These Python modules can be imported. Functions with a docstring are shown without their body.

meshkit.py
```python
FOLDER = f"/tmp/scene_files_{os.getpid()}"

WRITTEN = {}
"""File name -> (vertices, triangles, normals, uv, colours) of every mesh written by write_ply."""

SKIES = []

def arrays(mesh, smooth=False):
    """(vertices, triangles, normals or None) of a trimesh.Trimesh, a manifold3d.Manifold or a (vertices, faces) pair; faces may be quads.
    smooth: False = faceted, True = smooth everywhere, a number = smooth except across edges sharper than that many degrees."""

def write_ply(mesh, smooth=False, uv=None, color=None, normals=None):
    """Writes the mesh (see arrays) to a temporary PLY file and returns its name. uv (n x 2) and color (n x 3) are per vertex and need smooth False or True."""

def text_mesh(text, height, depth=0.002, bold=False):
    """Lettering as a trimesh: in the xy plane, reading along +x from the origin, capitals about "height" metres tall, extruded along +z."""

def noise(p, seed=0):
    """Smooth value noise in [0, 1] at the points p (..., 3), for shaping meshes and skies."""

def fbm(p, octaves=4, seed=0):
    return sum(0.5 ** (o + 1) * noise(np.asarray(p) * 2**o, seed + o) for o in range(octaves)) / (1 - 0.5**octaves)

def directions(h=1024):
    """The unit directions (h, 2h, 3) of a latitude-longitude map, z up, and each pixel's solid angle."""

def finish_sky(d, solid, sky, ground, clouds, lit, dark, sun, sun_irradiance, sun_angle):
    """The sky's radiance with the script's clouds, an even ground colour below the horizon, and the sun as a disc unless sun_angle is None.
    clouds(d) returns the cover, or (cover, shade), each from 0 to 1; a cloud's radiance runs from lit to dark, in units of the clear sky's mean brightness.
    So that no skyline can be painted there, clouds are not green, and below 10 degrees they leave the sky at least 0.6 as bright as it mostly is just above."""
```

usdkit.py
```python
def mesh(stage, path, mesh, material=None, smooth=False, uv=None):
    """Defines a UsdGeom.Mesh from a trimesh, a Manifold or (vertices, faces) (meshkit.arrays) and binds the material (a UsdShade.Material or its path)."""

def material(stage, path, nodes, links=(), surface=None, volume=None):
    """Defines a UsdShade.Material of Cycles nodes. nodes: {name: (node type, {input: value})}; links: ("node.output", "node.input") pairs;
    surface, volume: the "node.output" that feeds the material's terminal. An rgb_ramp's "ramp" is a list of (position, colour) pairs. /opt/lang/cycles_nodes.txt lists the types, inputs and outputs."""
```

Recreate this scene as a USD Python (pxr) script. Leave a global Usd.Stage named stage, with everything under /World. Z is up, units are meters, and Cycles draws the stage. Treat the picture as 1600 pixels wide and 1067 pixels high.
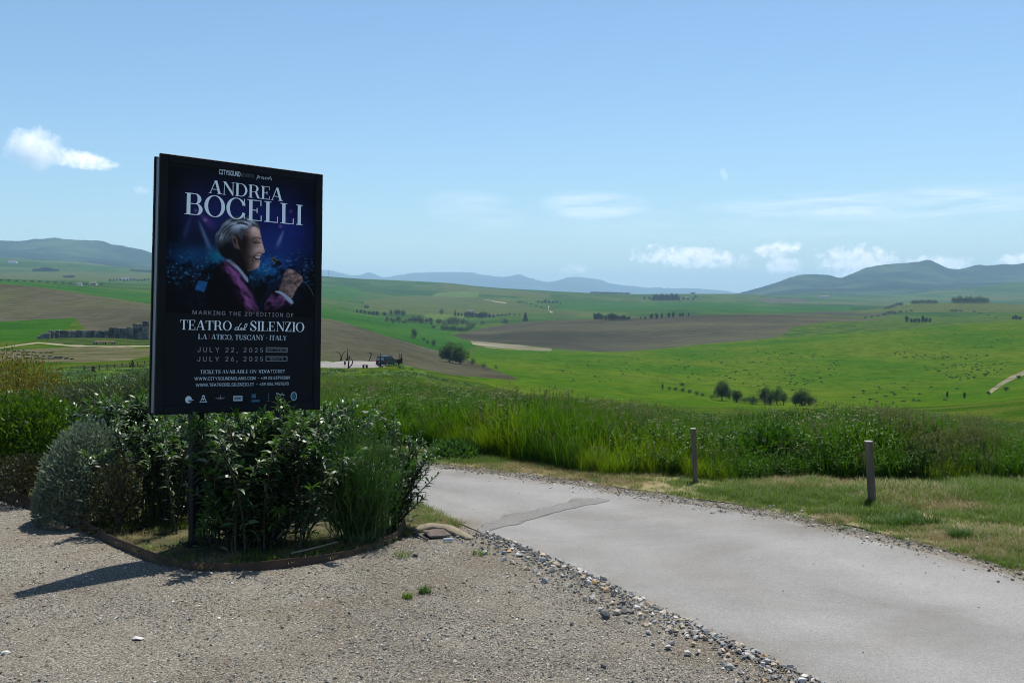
import math, numpy as np, trimesh, usdkit, meshkit
from scipy.interpolate import PchipInterpolator, RegularGridInterpolator
from shapely.geometry import Polygon, LineString, Point, box as sbox
from shapely import affinity
from shapely.ops import unary_union
from pxr import Usd, UsdGeom, UsdLux, UsdShade, Sdf, Gf, Vt

stage = Usd.Stage.CreateInMemory()
UsdGeom.SetStageUpAxis(stage, 'Z')
UsdGeom.SetStageMetersPerUnit(stage, 1.0)
W = UsdGeom.Xform.Define(stage, '/World')
stage.SetDefaultPrim(W.GetPrim())

# ------------------------------------------------------------------ camera, sky, sun
F, CX, HY, H = 1560.0, 800.0, 465.0, 2.5          # focal length and horizon in photo pixels, eye height
cam = UsdGeom.Camera.Define(stage, '/World/camera')
cam.AddTranslateOp().Set((0, 0, H))
cam.AddRotateXOp().Set(90.0)
cam.CreateHorizontalApertureAttr(36.0)
cam.CreateVerticalApertureAttr(36.0 * 682 / 1024)
cam.CreateFocalLengthAttr(36.0 * F / 1600)
cam.CreateVerticalApertureOffsetAttr(-36.0 * (533.5 - HY) / 1600)
cam.CreateClippingRangeAttr((0.05, 100000.0))
EXPOSURE = 0.68
cam.CreateExposureAttr(EXPOSURE)
SUN_EL, SUN_AZ = math.radians(67.0), math.radians(24.0)
SUN_I, SKY_S = 1.1, 0.079

SKY_TINT = (0.84, 1.0, 1.08)
def sky_material():
    n, l = {}, []
    n['co'] = ('texture_coordinate', {})
    n['sky'] = ('sky_texture', dict(sky_type='single_scattering', sun_disc=False, sun_elevation=SUN_EL, sun_rotation=SUN_AZ, altitude=200.0,
                                    air_density=1.0, aerosol_density=0.6, ozone_density=1.6))
    n['sep'] = ('separate_xyz', {}); l.append(('co.generated', 'sep.vector'))
    def m(name, kind, a, b=None, c=None, clamp=False):
        ins = {'math_type': kind}
        if clamp: ins['use_clamp'] = True
        for k, v in (('value1', a), ('value2', b), ('value3', c)):
            if v is None: continue
            if isinstance(v, str): l.append((v, f'{name}.{k}'))
            else: ins[k] = float(v)
        n[name] = ('math', ins)
        return name + '.value'
    az = m('az', 'arctan2', 'sep.x', 'sep.y')
    el = m('el', 'arcsine', 'sep.z')
    # cloud noise in (azimuth, elevation): heaped clouds and streaks
    n['cv'] = ('combine_xyz', {}); l += [(az, 'cv.x'), (el, 'cv.y')]
    n['puff'] = ('noise_texture', dict(scale=46.0, detail=7.0, roughness=0.62)); l.append(('cv.vector', 'puff.vector'))
    n['puff2'] = ('noise_texture', dict(scale=120.0, detail=6.0, roughness=0.6)); l.append(('cv.vector', 'puff2.vector'))
    n['sm'] = ('mapping', dict(scale=(7.0, 60.0, 1.0), rotation=(0, 0, 0.06))); l.append(('cv.vector', 'sm.vector'))
    n['streak'] = ('noise_texture', dict(scale=1.6, detail=7.0, roughness=0.65, distortion=0.6)); l.append(('sm.vector', 'streak.vector'))
    def blob(i, x, y, rx, ry, tilt=0.0):
        a0, e0 = math.atan2(x - CX, F), math.atan2(HY - y, math.hypot(F, x - CX))
        dx = m(f'b{i}x', 'subtract', az, a0); dy = m(f'b{i}y', 'subtract', el, e0)
        dy = m(f'b{i}t', 'multiply_add', dx, tilt, dy)
        dx = m(f'b{i}u', 'divide', dx, rx / F); dy = m(f'b{i}v', 'divide', dy, ry / F)
        s = m(f'b{i}s', 'add', m(f'b{i}p', 'multiply', dx, dx), m(f'b{i}q', 'multiply', dy, dy))
        return m(f'b{i}r', 'subtract', 1.0, s), dy       # 1 in the middle, 0 on the rim
    cover, shade = None, None
    for i, (x, y, rx, ry, tilt, amp) in enumerate((
            (56, 233, 44, 36, 0.0, 0.9), (126, 250, 58, 16, 0.10, 0.85), (1080, 402, 105, 20, 0.06, 1.0), (1215, 389, 42, 14, -0.1, 1.0),
            (1225, 416, 34, 16, 0, 0.9), (1340, 408, 70, 28, 0.05, 1.0), (1330, 432, 50, 14, 0, 1.0), (1465, 415, 60, 18, 0, 1.0), (1590, 407, 34, 12, 0, 1.0),
            (1131, 272, 7, 13, 0.3, 0.16), (895, 421, 26, 9, 0, 0.45), (222, 298, 14, 7, 0, 0.2))):
        r, v = blob(i, x, y, rx, ry, tilt)
        k = m(f'b{i}n', 'multiply_add', 'puff2.fac' if ry < 30 else 'puff.fac', 2.3 if i < 2 else 3.4, -1.15 if i < 2 else -1.75)
        k = m(f'b{i}m', 'add', k, m(f'b{i}g', 'multiply', r, 1.15))
        k = m(f'b{i}l', 'subtract', k, 0.25)
        k = m(f'b{i}c', 'multiply', m(f'b{i}k', 'multiply', k, 1.0 if i < 2 else 1.2, clamp=True), amp)
        k = m(f'b{i}h', 'multiply', k, m(f'b{i}w', 'greater_than', r, -0.9))
        cover = k if cover is None else m(f'b{i}o', 'maximum', cover, k)
        if i == 0:
            shade = m('sh1', 'multiply', m('sh0', 'multiply_add', v, -1.5, 0.45, clamp=True), m('sh3', 'multiply_add', 'b0u.value', -0.8, 0.8, clamp=True))
            shade = m('sh2', 'multiply', shade, m('shr', 'multiply_add', r, 1.5, 0.6, clamp=True))
    # thin streaks, a band of them low in the sky
    wisp = None
    for i, (x, y, rx, ry, tilt, amp) in enumerate(((930, 322, 95, 26, 0.03, 0.6), (1420, 318, 330, 26, -0.01, 0.55), (1230, 350, 420, 30, 0, 0.22), (745, 330, 90, 34, 0.1, 0.3))):
        r, v = blob(20 + i, x, y, rx, ry, tilt)
        k = m(f'w{i}a', 'multiply', m(f'w{i}b', 'multiply', r, 1.4, clamp=True), m(f'w{i}c', 'multiply_add', 'streak.fac', 3.2, -1.15, clamp=True))
        k = m(f'w{i}d', 'multiply', k, amp)
        wisp = k if wisp is None else m(f'w{i}e', 'maximum', wisp, k)
    wisp = m('wispx', 'multiply', wisp, 0.8)
    n['cc'] = ('mix_color', dict(a=(5.6, 5.7, 5.9), b=(3.4, 4.0, 5.0), use_clamp=False))
    n['cc'] = ('mix', dict(color1=(11.2, 11.3, 11.5), color2=(4.4, 5.6, 7.4))); l.append((shade, 'cc.fac'))
    n['tint'] = ('mix', dict(mix_type='multiply', fac=1.0, color2=SKY_TINT)); l.append(('sky.color', 'tint.color1'))
    n['m1'] = ('mix', dict(color2=(10, 10.4, 10.8))); l += [('tint.color', 'm1.color1'), (wisp, 'm1.fac')]
    n['m2'] = ('mix', {}); l += [('m1.color', 'm2.color1'), ('cc.color', 'm2.color2'), (cover, 'm2.fac')]
    n['bg'] = ('background_shader', dict(strength=SKY_S)); l.append(('m2.color', 'bg.color'))
    return usdkit.material(stage, '/World/Looks/sky', n, l, surface='bg.background')

dome = UsdLux.DomeLight.Define(stage, '/World/sky')
UsdShade.MaterialBindingAPI.Apply(dome.GetPrim()).Bind(sky_material())
dome.GetPrim().SetCustomDataByKey('kind', 'structure')
sun = UsdLux.DistantLight.Define(stage, '/World/sun')
sun.CreateNormalizeAttr(True); sun.CreateIntensityAttr(SUN_I); sun.CreateAngleAttr(0.53); sun.CreateColorAttr((1.0, 0.955, 0.88))
sun.AddRotateZOp().Set(-math.degrees(SUN_AZ)); sun.AddRotateXOp().Set(-(90 - math.degrees(SUN_EL)))

# ------------------------------------------------------------------ helpers
USED = {}
def path_for(name, parent='/World'):
    k = USED.get((parent, name), 0); USED[(parent, name)] = k + 1
    return f'{parent}/{name}' if k == 0 else f'{parent}/{name}_{k:03d}'
def tag(prim, label=None, category=None, group=None, kind=None):
    p = prim.GetPrim() if hasattr(prim, 'GetPrim') else prim
    for k, v in (('label', label), ('category', category), ('group', group), ('kind', kind)):
        if v: p.SetCustomDataByKey(k, v)
    return p
def thing(name, label=None, category=None, loc=(0, 0, 0), rz=0.0, group=None, kind=None, scale=None):
    x = UsdGeom.Xform.Define(stage, path_for(name))
    x.AddTranslateOp().Set(Gf.Vec3d(*map(float, loc)))
    if rz: x.AddRotateZOp().Set(math.degrees(rz))
    if scale is not None: x.AddScaleOp().Set(Gf.Vec3f(*map(float, np.broadcast_to(scale, 3))))
    tag(x, label, category, group, kind)
    return x.GetPrim()
def obj(name, mesh, m, parent=None, smooth=False, color=None, label=None, category=None, group=None, kind=None):
    par = '/World' if parent is None else str(parent.GetPath())
    g = usdkit.mesh(stage, path_for(name, par), mesh, m, smooth)
    if color is not None:
        UsdGeom.PrimvarsAPI(g).CreatePrimvar('tone', Sdf.ValueTypeNames.Color3fArray, 'vertex').Set(Vt.Vec3fArray.FromNumpy(np.ascontiguousarray(color, np.float32)))
    return tag(g, label, category, group, kind)
def copy_of(src, name, loc, rz=0.0, scale=1.0, label=None, category=None, group=None):
    x = UsdGeom.Xform.Define(stage, path_for(name))
    x.AddTranslateOp().Set(Gf.Vec3d(*map(float, loc)))
    x.AddRotateZOp().Set(math.degrees(rz))
    x.AddScaleOp().Set(Gf.Vec3f(*map(float, np.broadcast_to(scale, 3))))
    p = x.GetPrim()
    p.GetReferences().AddInternalReference(src if isinstance(src, Sdf.Path) else Sdf.Path(src))
    p.SetInstanceable(True)
    return tag(p, label, category, group)
PROTO = 0
def proto_class(name):
    p = stage.CreateClassPrim('/Prototypes') if not stage.GetPrimAtPath('/Prototypes') else stage.GetPrimAtPath('/Prototypes')
    x = UsdGeom.Xform.Define(stage, f'/Prototypes/{name}')
    return x.GetPrim()
def pobj(name, mesh, m, parent, smooth=False, color=None):
    return obj(name, mesh, m, parent, smooth, color)
def quats(rz, tilt=None, taz=None):
    q = np.zeros((len(rz), 4)); q[:, 0] = np.cos(rz / 2); q[:, 3] = np.sin(rz / 2)
    if tilt is not None:
        a = np.c_[np.cos(tilt / 2), np.sin(tilt / 2) * np.cos(taz), np.sin(tilt / 2) * np.sin(taz), np.zeros(len(rz))]
        w1, x1, y1, z1 = a.T; w2, x2, y2, z2 = q.T
        q = np.c_[w1*w2-x1*x2-y1*y2-z1*z2, w1*x2+x1*w2+y1*z2-z1*y2, w1*y2-x1*z2+y1*w2+z1*x2, w1*z2+x1*y2-y1*x2+z1*w2]
    return q
def scatter(name, protos, pos, idx, quat, scale, label, category):
    """One PointInstancer of stuff; protos are (mesh, material, colour) drawn under it."""
    pi = UsdGeom.PointInstancer.Define(stage, path_for(name))
    par = pi.GetPrim()
    rel = pi.CreatePrototypesRel()
    for k, (mesh, m) in enumerate(protos):
        g = usdkit.mesh(stage, f'{par.GetPath()}/tuft_{k:03d}', mesh, m)
        rel.AddTarget(g.GetPath())
    pi.CreatePositionsAttr(Vt.Vec3fArray.FromNumpy(np.asarray(pos, np.float32)))
    pi.CreateProtoIndicesAttr(Vt.IntArray.FromNumpy(np.asarray(idx, np.int32)))
    q = np.asarray(quat, np.float32)
    pi.CreateOrientationsAttr(Vt.QuathArray([Gf.Quath(float(a), float(b), float(c), float(d)) for a, b, c, d in q]))
    s = np.asarray(scale, np.float32)
    if s.ndim == 1: s = np.repeat(s[:, None], 3, 1)
    pi.CreateScalesAttr(Vt.Vec3fArray.FromNumpy(np.ascontiguousarray(s)))
    return tag(par, label, category, None, 'stuff')

def at(x, y, d):                                   # the point seen at photo pixel x, y at forward distance d
    return np.array([(x - CX) / F * d, d, H - (y - HY) / F * d])
def ground(x, y, z=0.0):
    return at(x, y, (H - z) * F / (y - HY))

# ------------------------------------------------------------------ materials
def noisy(name, stops, scale=1.0, detail=6.0, rough=0.9, stretch=(1, 1, 1), rz=0.0, bump=0.0, bump_scale=20.0, bump_dist=0.05, scale2=None, stops2=None, mix2=0.5, coord='geometry.position', spec=0.2, rows=0.0, rows_amt=0.12):
    n = {'geo': ('geometry', {}), 'tc': ('texture_coordinate', {}), 'map': ('mapping', dict(scale=stretch, rotation=(0, 0, rz))),
         'ns': ('noise_texture', dict(scale=scale, detail=detail, roughness=0.6)), 'rp': ('rgb_ramp', dict(ramp=stops)),
         'p': ('principled_bsdf', dict(roughness=rough, specular_ior_level=spec))}
    src = 'geo.position' if coord == 'geometry.position' else 'tc.object'
    l = [(src, 'map.vector'), ('map.vector', 'ns.vector'), ('ns.fac', 'rp.fac')]
    col = 'rp.color'
    if stops2:
        n['ns2'] = ('noise_texture', dict(scale=scale2, detail=5.0, roughness=0.6)); n['rp2'] = ('rgb_ramp', dict(ramp=stops2))
        n['mx'] = ('mix', dict(mix_type='multiply', fac=mix2))
        l += [('map.vector', 'ns2.vector'), ('ns2.fac', 'rp2.fac'), (col, 'mx.color1'), ('rp2.color', 'mx.color2')]; col = 'mx.color'
    if rows:
        n['wv'] = ('wave_texture', dict(scale=rows, distortion=6.0, detail=2.0, detail_scale=0.35)); n['rw'] = ('rgb_ramp', dict(ramp=[(0, (1 - rows_amt,) * 3), (1, (1, 1, 1))])); n['mr'] = ('mix', dict(mix_type='multiply', fac=1.0)); n['mrot'] = ('mapping', dict(rotation=(0, 0, 0.6 + rz)))
        l += [(src, 'mrot.vector'), ('mrot.vector', 'wv.vector'), ('wv.fac', 'rw.fac'), (col, 'mr.color1'), ('rw.color', 'mr.color2')]; col = 'mr.color'
    l.append((col, 'p.base_color'))
    if bump:
        n['nb'] = ('noise_texture', dict(scale=bump_scale, detail=8.0, roughness=0.65)); n['b'] = ('bump', dict(strength=bump, distance=bump_dist))
        l += [(src, 'nb.vector'), ('nb.fac', 'b.height'), ('b.normal', 'p.normal')]
    return usdkit.material(stage, f'/World/Looks/{name}', n, l, surface='p.BSDF')

def leaf_mat(name, dark, light, rough=0.5, trans=0.35, trans_tint=(1.0, 1.25, 0.5), spec=0.4, per='island', hsv=0.0, new=None):
    """Leaves: colour varies from leaf to leaf, light passes through. The tone primvar (young growth) mixes in a second colour."""
    n = {'geo': ('geometry', {}), 'oi': ('object_info', {}), 'rp': ('rgb_ramp', dict(ramp=[(0, dark), (1, light)])),
         'p': ('principled_bsdf', dict(roughness=rough, specular_ior_level=spec)), 't': ('translucent_bsdf', {}), 'mc': ('mix_closure', dict(fac=trans)),
         'tt': ('mix', dict(mix_type='multiply', fac=1.0, color2=trans_tint))}
    l = [('geo.random_per_island' if per == 'island' else 'oi.random', 'rp.fac')]
    col = 'rp.color'
    if new is not None:
        n['at'] = ('attribute', dict(attribute='tone')); n['nw'] = ('mix', dict(color2=new)); l += [('at.fac', 'nw.fac'), (col, 'nw.color1')]; col = 'nw.color'
    l += [(col, 'p.base_color'), (col, 'tt.color1'), ('tt.color', 't.color'), ('p.BSDF', 'mc.closure1'), ('t.BSDF', 'mc.closure2')]
    return usdkit.material(stage, f'/World/Looks/{name}', n, l, surface='mc.closure')
def plain(name, color, rough=0.6, metallic=0.0, spec=0.5, **k):
    return usdkit.material(stage, f'/World/Looks/{name}', {'p': ('principled_bsdf', dict(base_color=color, roughness=rough, metallic=metallic, specular_ior_level=spec, **k))}, [], surface='p.BSDF')
def g3(v, t=(1, 1, 1)): return tuple(v * x for x in t)

# ------------------------------------------------------------------ terrain: heights along stations of growing distance, each a skyline or a foot of a slope
def S(d, *xy): return (d, sorted(xy))
STATIONS = [
 S(12, (0, 790), (1600, 790)),
 S(14, (0, 743.6), (1600, 743.6)),
 S(20, (0, 662), (500, 660), (700, 664), (950, 676), (1150, 690), (1600, 694)),
 S(30, (0, 645), (240, 642), (500, 636), (700, 647), (950, 670), (1150, 697), (1600, 702)),
 S(60, (0, 608), (500, 605), (620, 606), (700, 614), (800, 628), (950, 652), (1150, 682), (1600, 688)),
 S(110, (0, 594), (240, 592), (500, 590), (620, 590), (700, 604), (800, 625), (950, 654), (1150, 678), (1600, 676)),
 S(170, (0, 583), (240, 580), (500, 578.5), (600, 578), (640, 583), (700, 600), (800, 625), (950, 648), (1100, 664), (1250, 668), (1600, 656)),
 S(215, (0, 576), (240, 572), (500, 565), (610, 564.5), (640, 575), (700, 600), (800, 621), (950, 640), (1100, 648), (1250, 650), (1600, 634)),
 S(260, (0, 566), (240, 560), (500, 571), (620, 575), (700, 596), (800, 614), (950, 630), (1100, 637), (1250, 641), (1600, 625)),
 S(350, (0, 547), (240, 546.5), (500, 562), (620, 577), (700, 586), (800, 600), (950, 613), (1100, 624), (1250, 630), (1600, 612)),
 S(420, (0, 534), (240, 536), (500, 552), (620, 570), (700, 581), (800, 589), (950, 602), (1100, 612), (1250, 618), (1600, 598)),
 S(520, (0, 520), (240, 522), (500, 534), (620, 556), (700, 573), (780, 580), (850, 583), (950, 588), (1100, 596), (1250, 600), (1600, 573)),
 S(650, (0, 492), (240, 503), (500, 518), (620, 541), (700, 560), (800, 567), (950, 571), (1100, 574), (1250, 572), (1600, 546)),
 S(850, (-150, 436), (0, 443), (60, 448), (140, 460), (240, 475), (400, 489), (505, 497), (600, 524), (690, 550), (800, 552), (950, 553), (1100, 548), (1250, 540), (1400, 531), (1600, 517)),
 S(1050, (0, 452), (240, 481), (500, 504), (620, 527), (700, 545), (800, 546), (900, 548), (950, 549.5), (1100, 538), (1200, 530.5), (1300, 523), (1400, 516), (1500, 507), (1600, 500), (1750, 490)),
 S(1250, (0, 447), (240, 475), (500, 496), (620, 517), (700, 531), (800, 541), (900, 546), (950, 553), (1100, 545), (1250, 537), (1400, 526), (1600, 510)),
 S(1500, (0, 441), (240, 466), (500, 486), (620, 506), (700, 520), (760, 523), (800, 519), (870, 515), (950, 513), (1100, 508), (1250, 505), (1400, 505), (1600, 503)),
 S(1800, (0, 437), (240, 456), (500, 479), (560, 491), (620, 499), (700, 508), (740, 511), (800, 506.5), (850, 502), (930, 498.5), (1070, 493), (1200, 491), (1300, 495), (1400, 497.5), (1600, 492)),
 S(2100, (0, 438), (240, 452), (500, 474), (560, 484), (620, 492), (700, 499), (800, 498), (950, 501), (1100, 497), (1250, 494), (1400, 492), (1500, 487), (1600, 484)),
 S(2600, (0, 437), (240, 446), (500, 467), (620, 481), (700, 486), (800, 487), (950, 489), (1100, 485), (1250, 488), (1330, 487), (1400, 478), (1440, 474), (1520, 472), (1600, 476), (1800, 480)),
 S(3300, (0, 434), (240, 442), (500, 453), (620, 468), (700, 473), (800, 474), (950, 478), (1100, 475), (1250, 479), (1400, 481), (1600, 482)),
 S(4200, (0, 424), (120, 427), (240, 432), (500, 440), (620, 454), (700, 457), (800, 458), (900, 462), (1050, 465), (1180, 468), (1250, 472), (1400, 474), (1600, 474)),
 S(5200, (-200, 404), (0, 406), (120, 413), (240, 422), (400, 428), (500, 432), (560, 436), (620, 438.5), (700, 443), (750, 448.5), (800, 452), (900, 456.5), (1000, 459), (1100, 459), (1180, 461), (1250, 465), (1400, 466), (1600, 462)),
 S(6500, (-200, 415), (0, 404), (120, 410), (240, 420), (500, 441), (800, 459), (1100, 466), (1180, 464), (1250, 459), (1400, 457), (1500, 449), (1600, 440), (1800, 430)),
 S(8000, (0, 392), (120, 396), (240, 414), (500, 450), (800, 465), (1120, 466), (1180, 461), (1250, 450), (1330, 447), (1400, 441), (1500, 446), (1600, 446), (1800, 440)),
 S(9500, (-200, 385), (0, 375), (50, 376), (90, 374), (145, 375), (180, 384), (240, 397), (300, 418), (400, 442), (500, 452), (800, 468), (1100, 465), (1150, 459), (1200, 448), (1262, 436), (1290, 436), (1312, 441), (1330, 434), (1370, 421), (1400, 417), (1430, 414), (1450, 410), (1490, 422), (1530, 417), (1570, 414), (1600, 410), (1700, 398), (2000, 420)),
 S(12000, (0, 440), (500, 460), (800, 470), (1600, 450)),
 S(19000, (0, 460), (800, 469), (1600, 462)),
 S(25000, (0, 440), (240, 437), (400, 430), (500, 424), (520, 426), (545, 431), (560, 432), (577, 428), (600, 434), (640, 430), (700, 427), (730, 427), (760, 430), (795, 431.5), (808, 429), (825, 434), (860, 439), (890, 434), (920, 437), (960, 445), (1000, 450), (1060, 451), (1100, 453), (1140, 457), (1200, 461), (1600, 464)),
 S(30000, (0, 463), (800, 468), (1600, 468)),
]
SD = np.array([s[0] for s in STATIONS], float)
u_in = np.arange(-0.60, 0.6001, 2.6 / F)
U = np.r_[np.linspace(-1.1, -0.61, 40), u_in, np.linspace(0.61, 1.1, 40)]
D = np.unique(np.r_[np.linspace(0.02, 12, 40), np.exp(np.linspace(np.log(12.3), np.log(30000), 520))])
xs = CX + F * U
ys = np.array([PchipInterpolator([p[0] for p in pts], [p[1] for p in pts], extrapolate=False)(np.clip(xs, pts[0][0], pts[-1][0])) for _, pts in STATIONS])
zs = H - (ys - HY) / F * SD[:, None]
zs[0] = zs[1] = -0.03
Z = np.empty((len(D), len(U)))
near = D < 12
Z[near] = -0.03
for j in range(len(U)):
    Z[~near, j] = PchipInterpolator(np.log(SD), zs[:, j], extrapolate=True)(np.log(np.clip(D[~near], 12, 30000)))
GX, GY = U[None, :] * D[:, None], np.repeat(D[:, None], len(U), 1)
def relief(X, Y, lam, seed, octaves=4): return meshkit.fbm(np.stack([X / lam, Y / lam, 0 * X], -1), octaves, seed) - 0.5
def ramp(d, a, b): return np.clip((d - a) / (b - a), 0, 1)
Z += ramp(GY, 14, 40) * (1 - ramp(GY, 160, 400)) * relief(GX, GY, 9, 3) * 0.5
Z += ramp(GY, 250, 450) * relief(GX, GY, 130, 5, 3) * 1.8 * (1 - 0.6 * ramp(GY, 3000, 5000))
Z += ramp(GY, 1900, 2600) * relief(GX, GY, 600, 8, 4) * 12
mount = ramp(GY, 5200, 8500)
Z += mount * (relief(GX, GY, 1100, 11, 5) * 130 - np.abs(relief(GX, GY, 800, 14, 5)) * 170 + 24) * np.clip((Z + 40) / 200, 0.1, 1)
TERR = RegularGridInterpolator((np.log(D), U), Z, bounds_error=False, fill_value=None)
def tz(x, y):
    x, y = np.asarray(x, float), np.asarray(y, float)
    return TERR(np.stack([np.log(np.maximum(y, 0.02)), np.clip(x / np.maximum(y, 0.02), -1.1, 1.1)], -1))
def on_terrain(px, py, dmin, dmax=30000):
    """First terrain point seen at a photo pixel, searched from dmin outwards."""
    d = np.exp(np.linspace(math.log(dmin), math.log(dmax), 3000)); X = (px - CX) / F * d
    yy = HY - (tz(X, d) - H) / d * F
    k = np.nonzero(yy <= py)[0]
    k = k[0] if len(k) else int(np.argmin(np.abs(yy - py)))
    return np.array([X[k], d[k], float(tz(X[k], d[k]))])

nr, nc = Z.shape
verts = np.stack([GX, GY, Z], -1).reshape(-1, 3)
ii = (np.arange(nr - 1)[:, None] * nc + np.arange(nc - 1)[None, :]).ravel()
tris = np.vstack([np.c_[ii, ii + 1, ii + nc + 1], np.c_[ii, ii + nc + 1, ii + nc]])
PX, PY = (CX + F * verts[:, 0] / verts[:, 1]), (HY - F * (verts[:, 2] - H) / verts[:, 1])

def signed(poly, X, Y):
    """Signed distance (inside positive) of points to a polygon."""
    a = np.asarray(poly, float); b = np.roll(a, -1, 0)
    best = np.full(len(X), 1e18); inside = np.zeros(len(X), bool)
    for (x0, y0), (x1, y1) in zip(a, b):
        ex, ey = x1 - x0, y1 - y0
        t = np.clip(((X - x0) * ex + (Y - y0) * ey) / max(ex * ex + ey * ey, 1e-12), 0, 1)
        best = np.minimum(best, (X - x0 - t * ex) ** 2 + (Y - y0 - t * ey) ** 2)
        cross = (y0 > Y) != (y1 > Y)
        if y0 != y1: inside ^= cross & (X < (x1 - x0) * (Y - y0) / (y1 - y0) + x0)
    return np.where(inside, 1, -1) * np.sqrt(best)
def split(v, f, s):
    """Cuts a triangle mesh along s = 0: (vertices, triangles with s > 0, triangles with s < 0)."""
    s = np.where(np.abs(s) < 1e-9, 1e-9, s)
    k = (s[f] > 0).sum(1)
    pos, neg, cut = [f[k == 3]], [f[k == 0]], f[(k == 1) | (k == 2)]
    if len(cut):
        sc = s[cut] > 0
        lone = np.where((sc.sum(1) == 1)[:, None], sc, ~sc).argmax(1)
        r = np.arange(len(cut))
        a, b, c = cut[r, lone], cut[r, (lone + 1) % 3], cut[r, (lone + 2) % 3]
        def mid(i, j):
            e = np.sort(np.c_[i, j], 1); t = s[e[:, 0]] / (s[e[:, 0]] - s[e[:, 1]])
            return v[e[:, 0]] + t[:, None] * (v[e[:, 1]] - v[e[:, 0]])
        n0 = len(v); m = len(cut)
        v = np.vstack([v, mid(a, b), mid(a, c)])
        p, q = n0 + r, n0 + m + r
        one, two = np.c_[a, p, q], np.vstack([np.c_[p, b, c], np.c_[p, c, q]])
        sa = s[a] > 0
        pos += [one[sa], two[np.r_[~sa, ~sa]]]; neg += [one[~sa], two[np.r_[sa, sa]]]
    return v, np.vstack(pos), np.vstack(neg)

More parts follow.
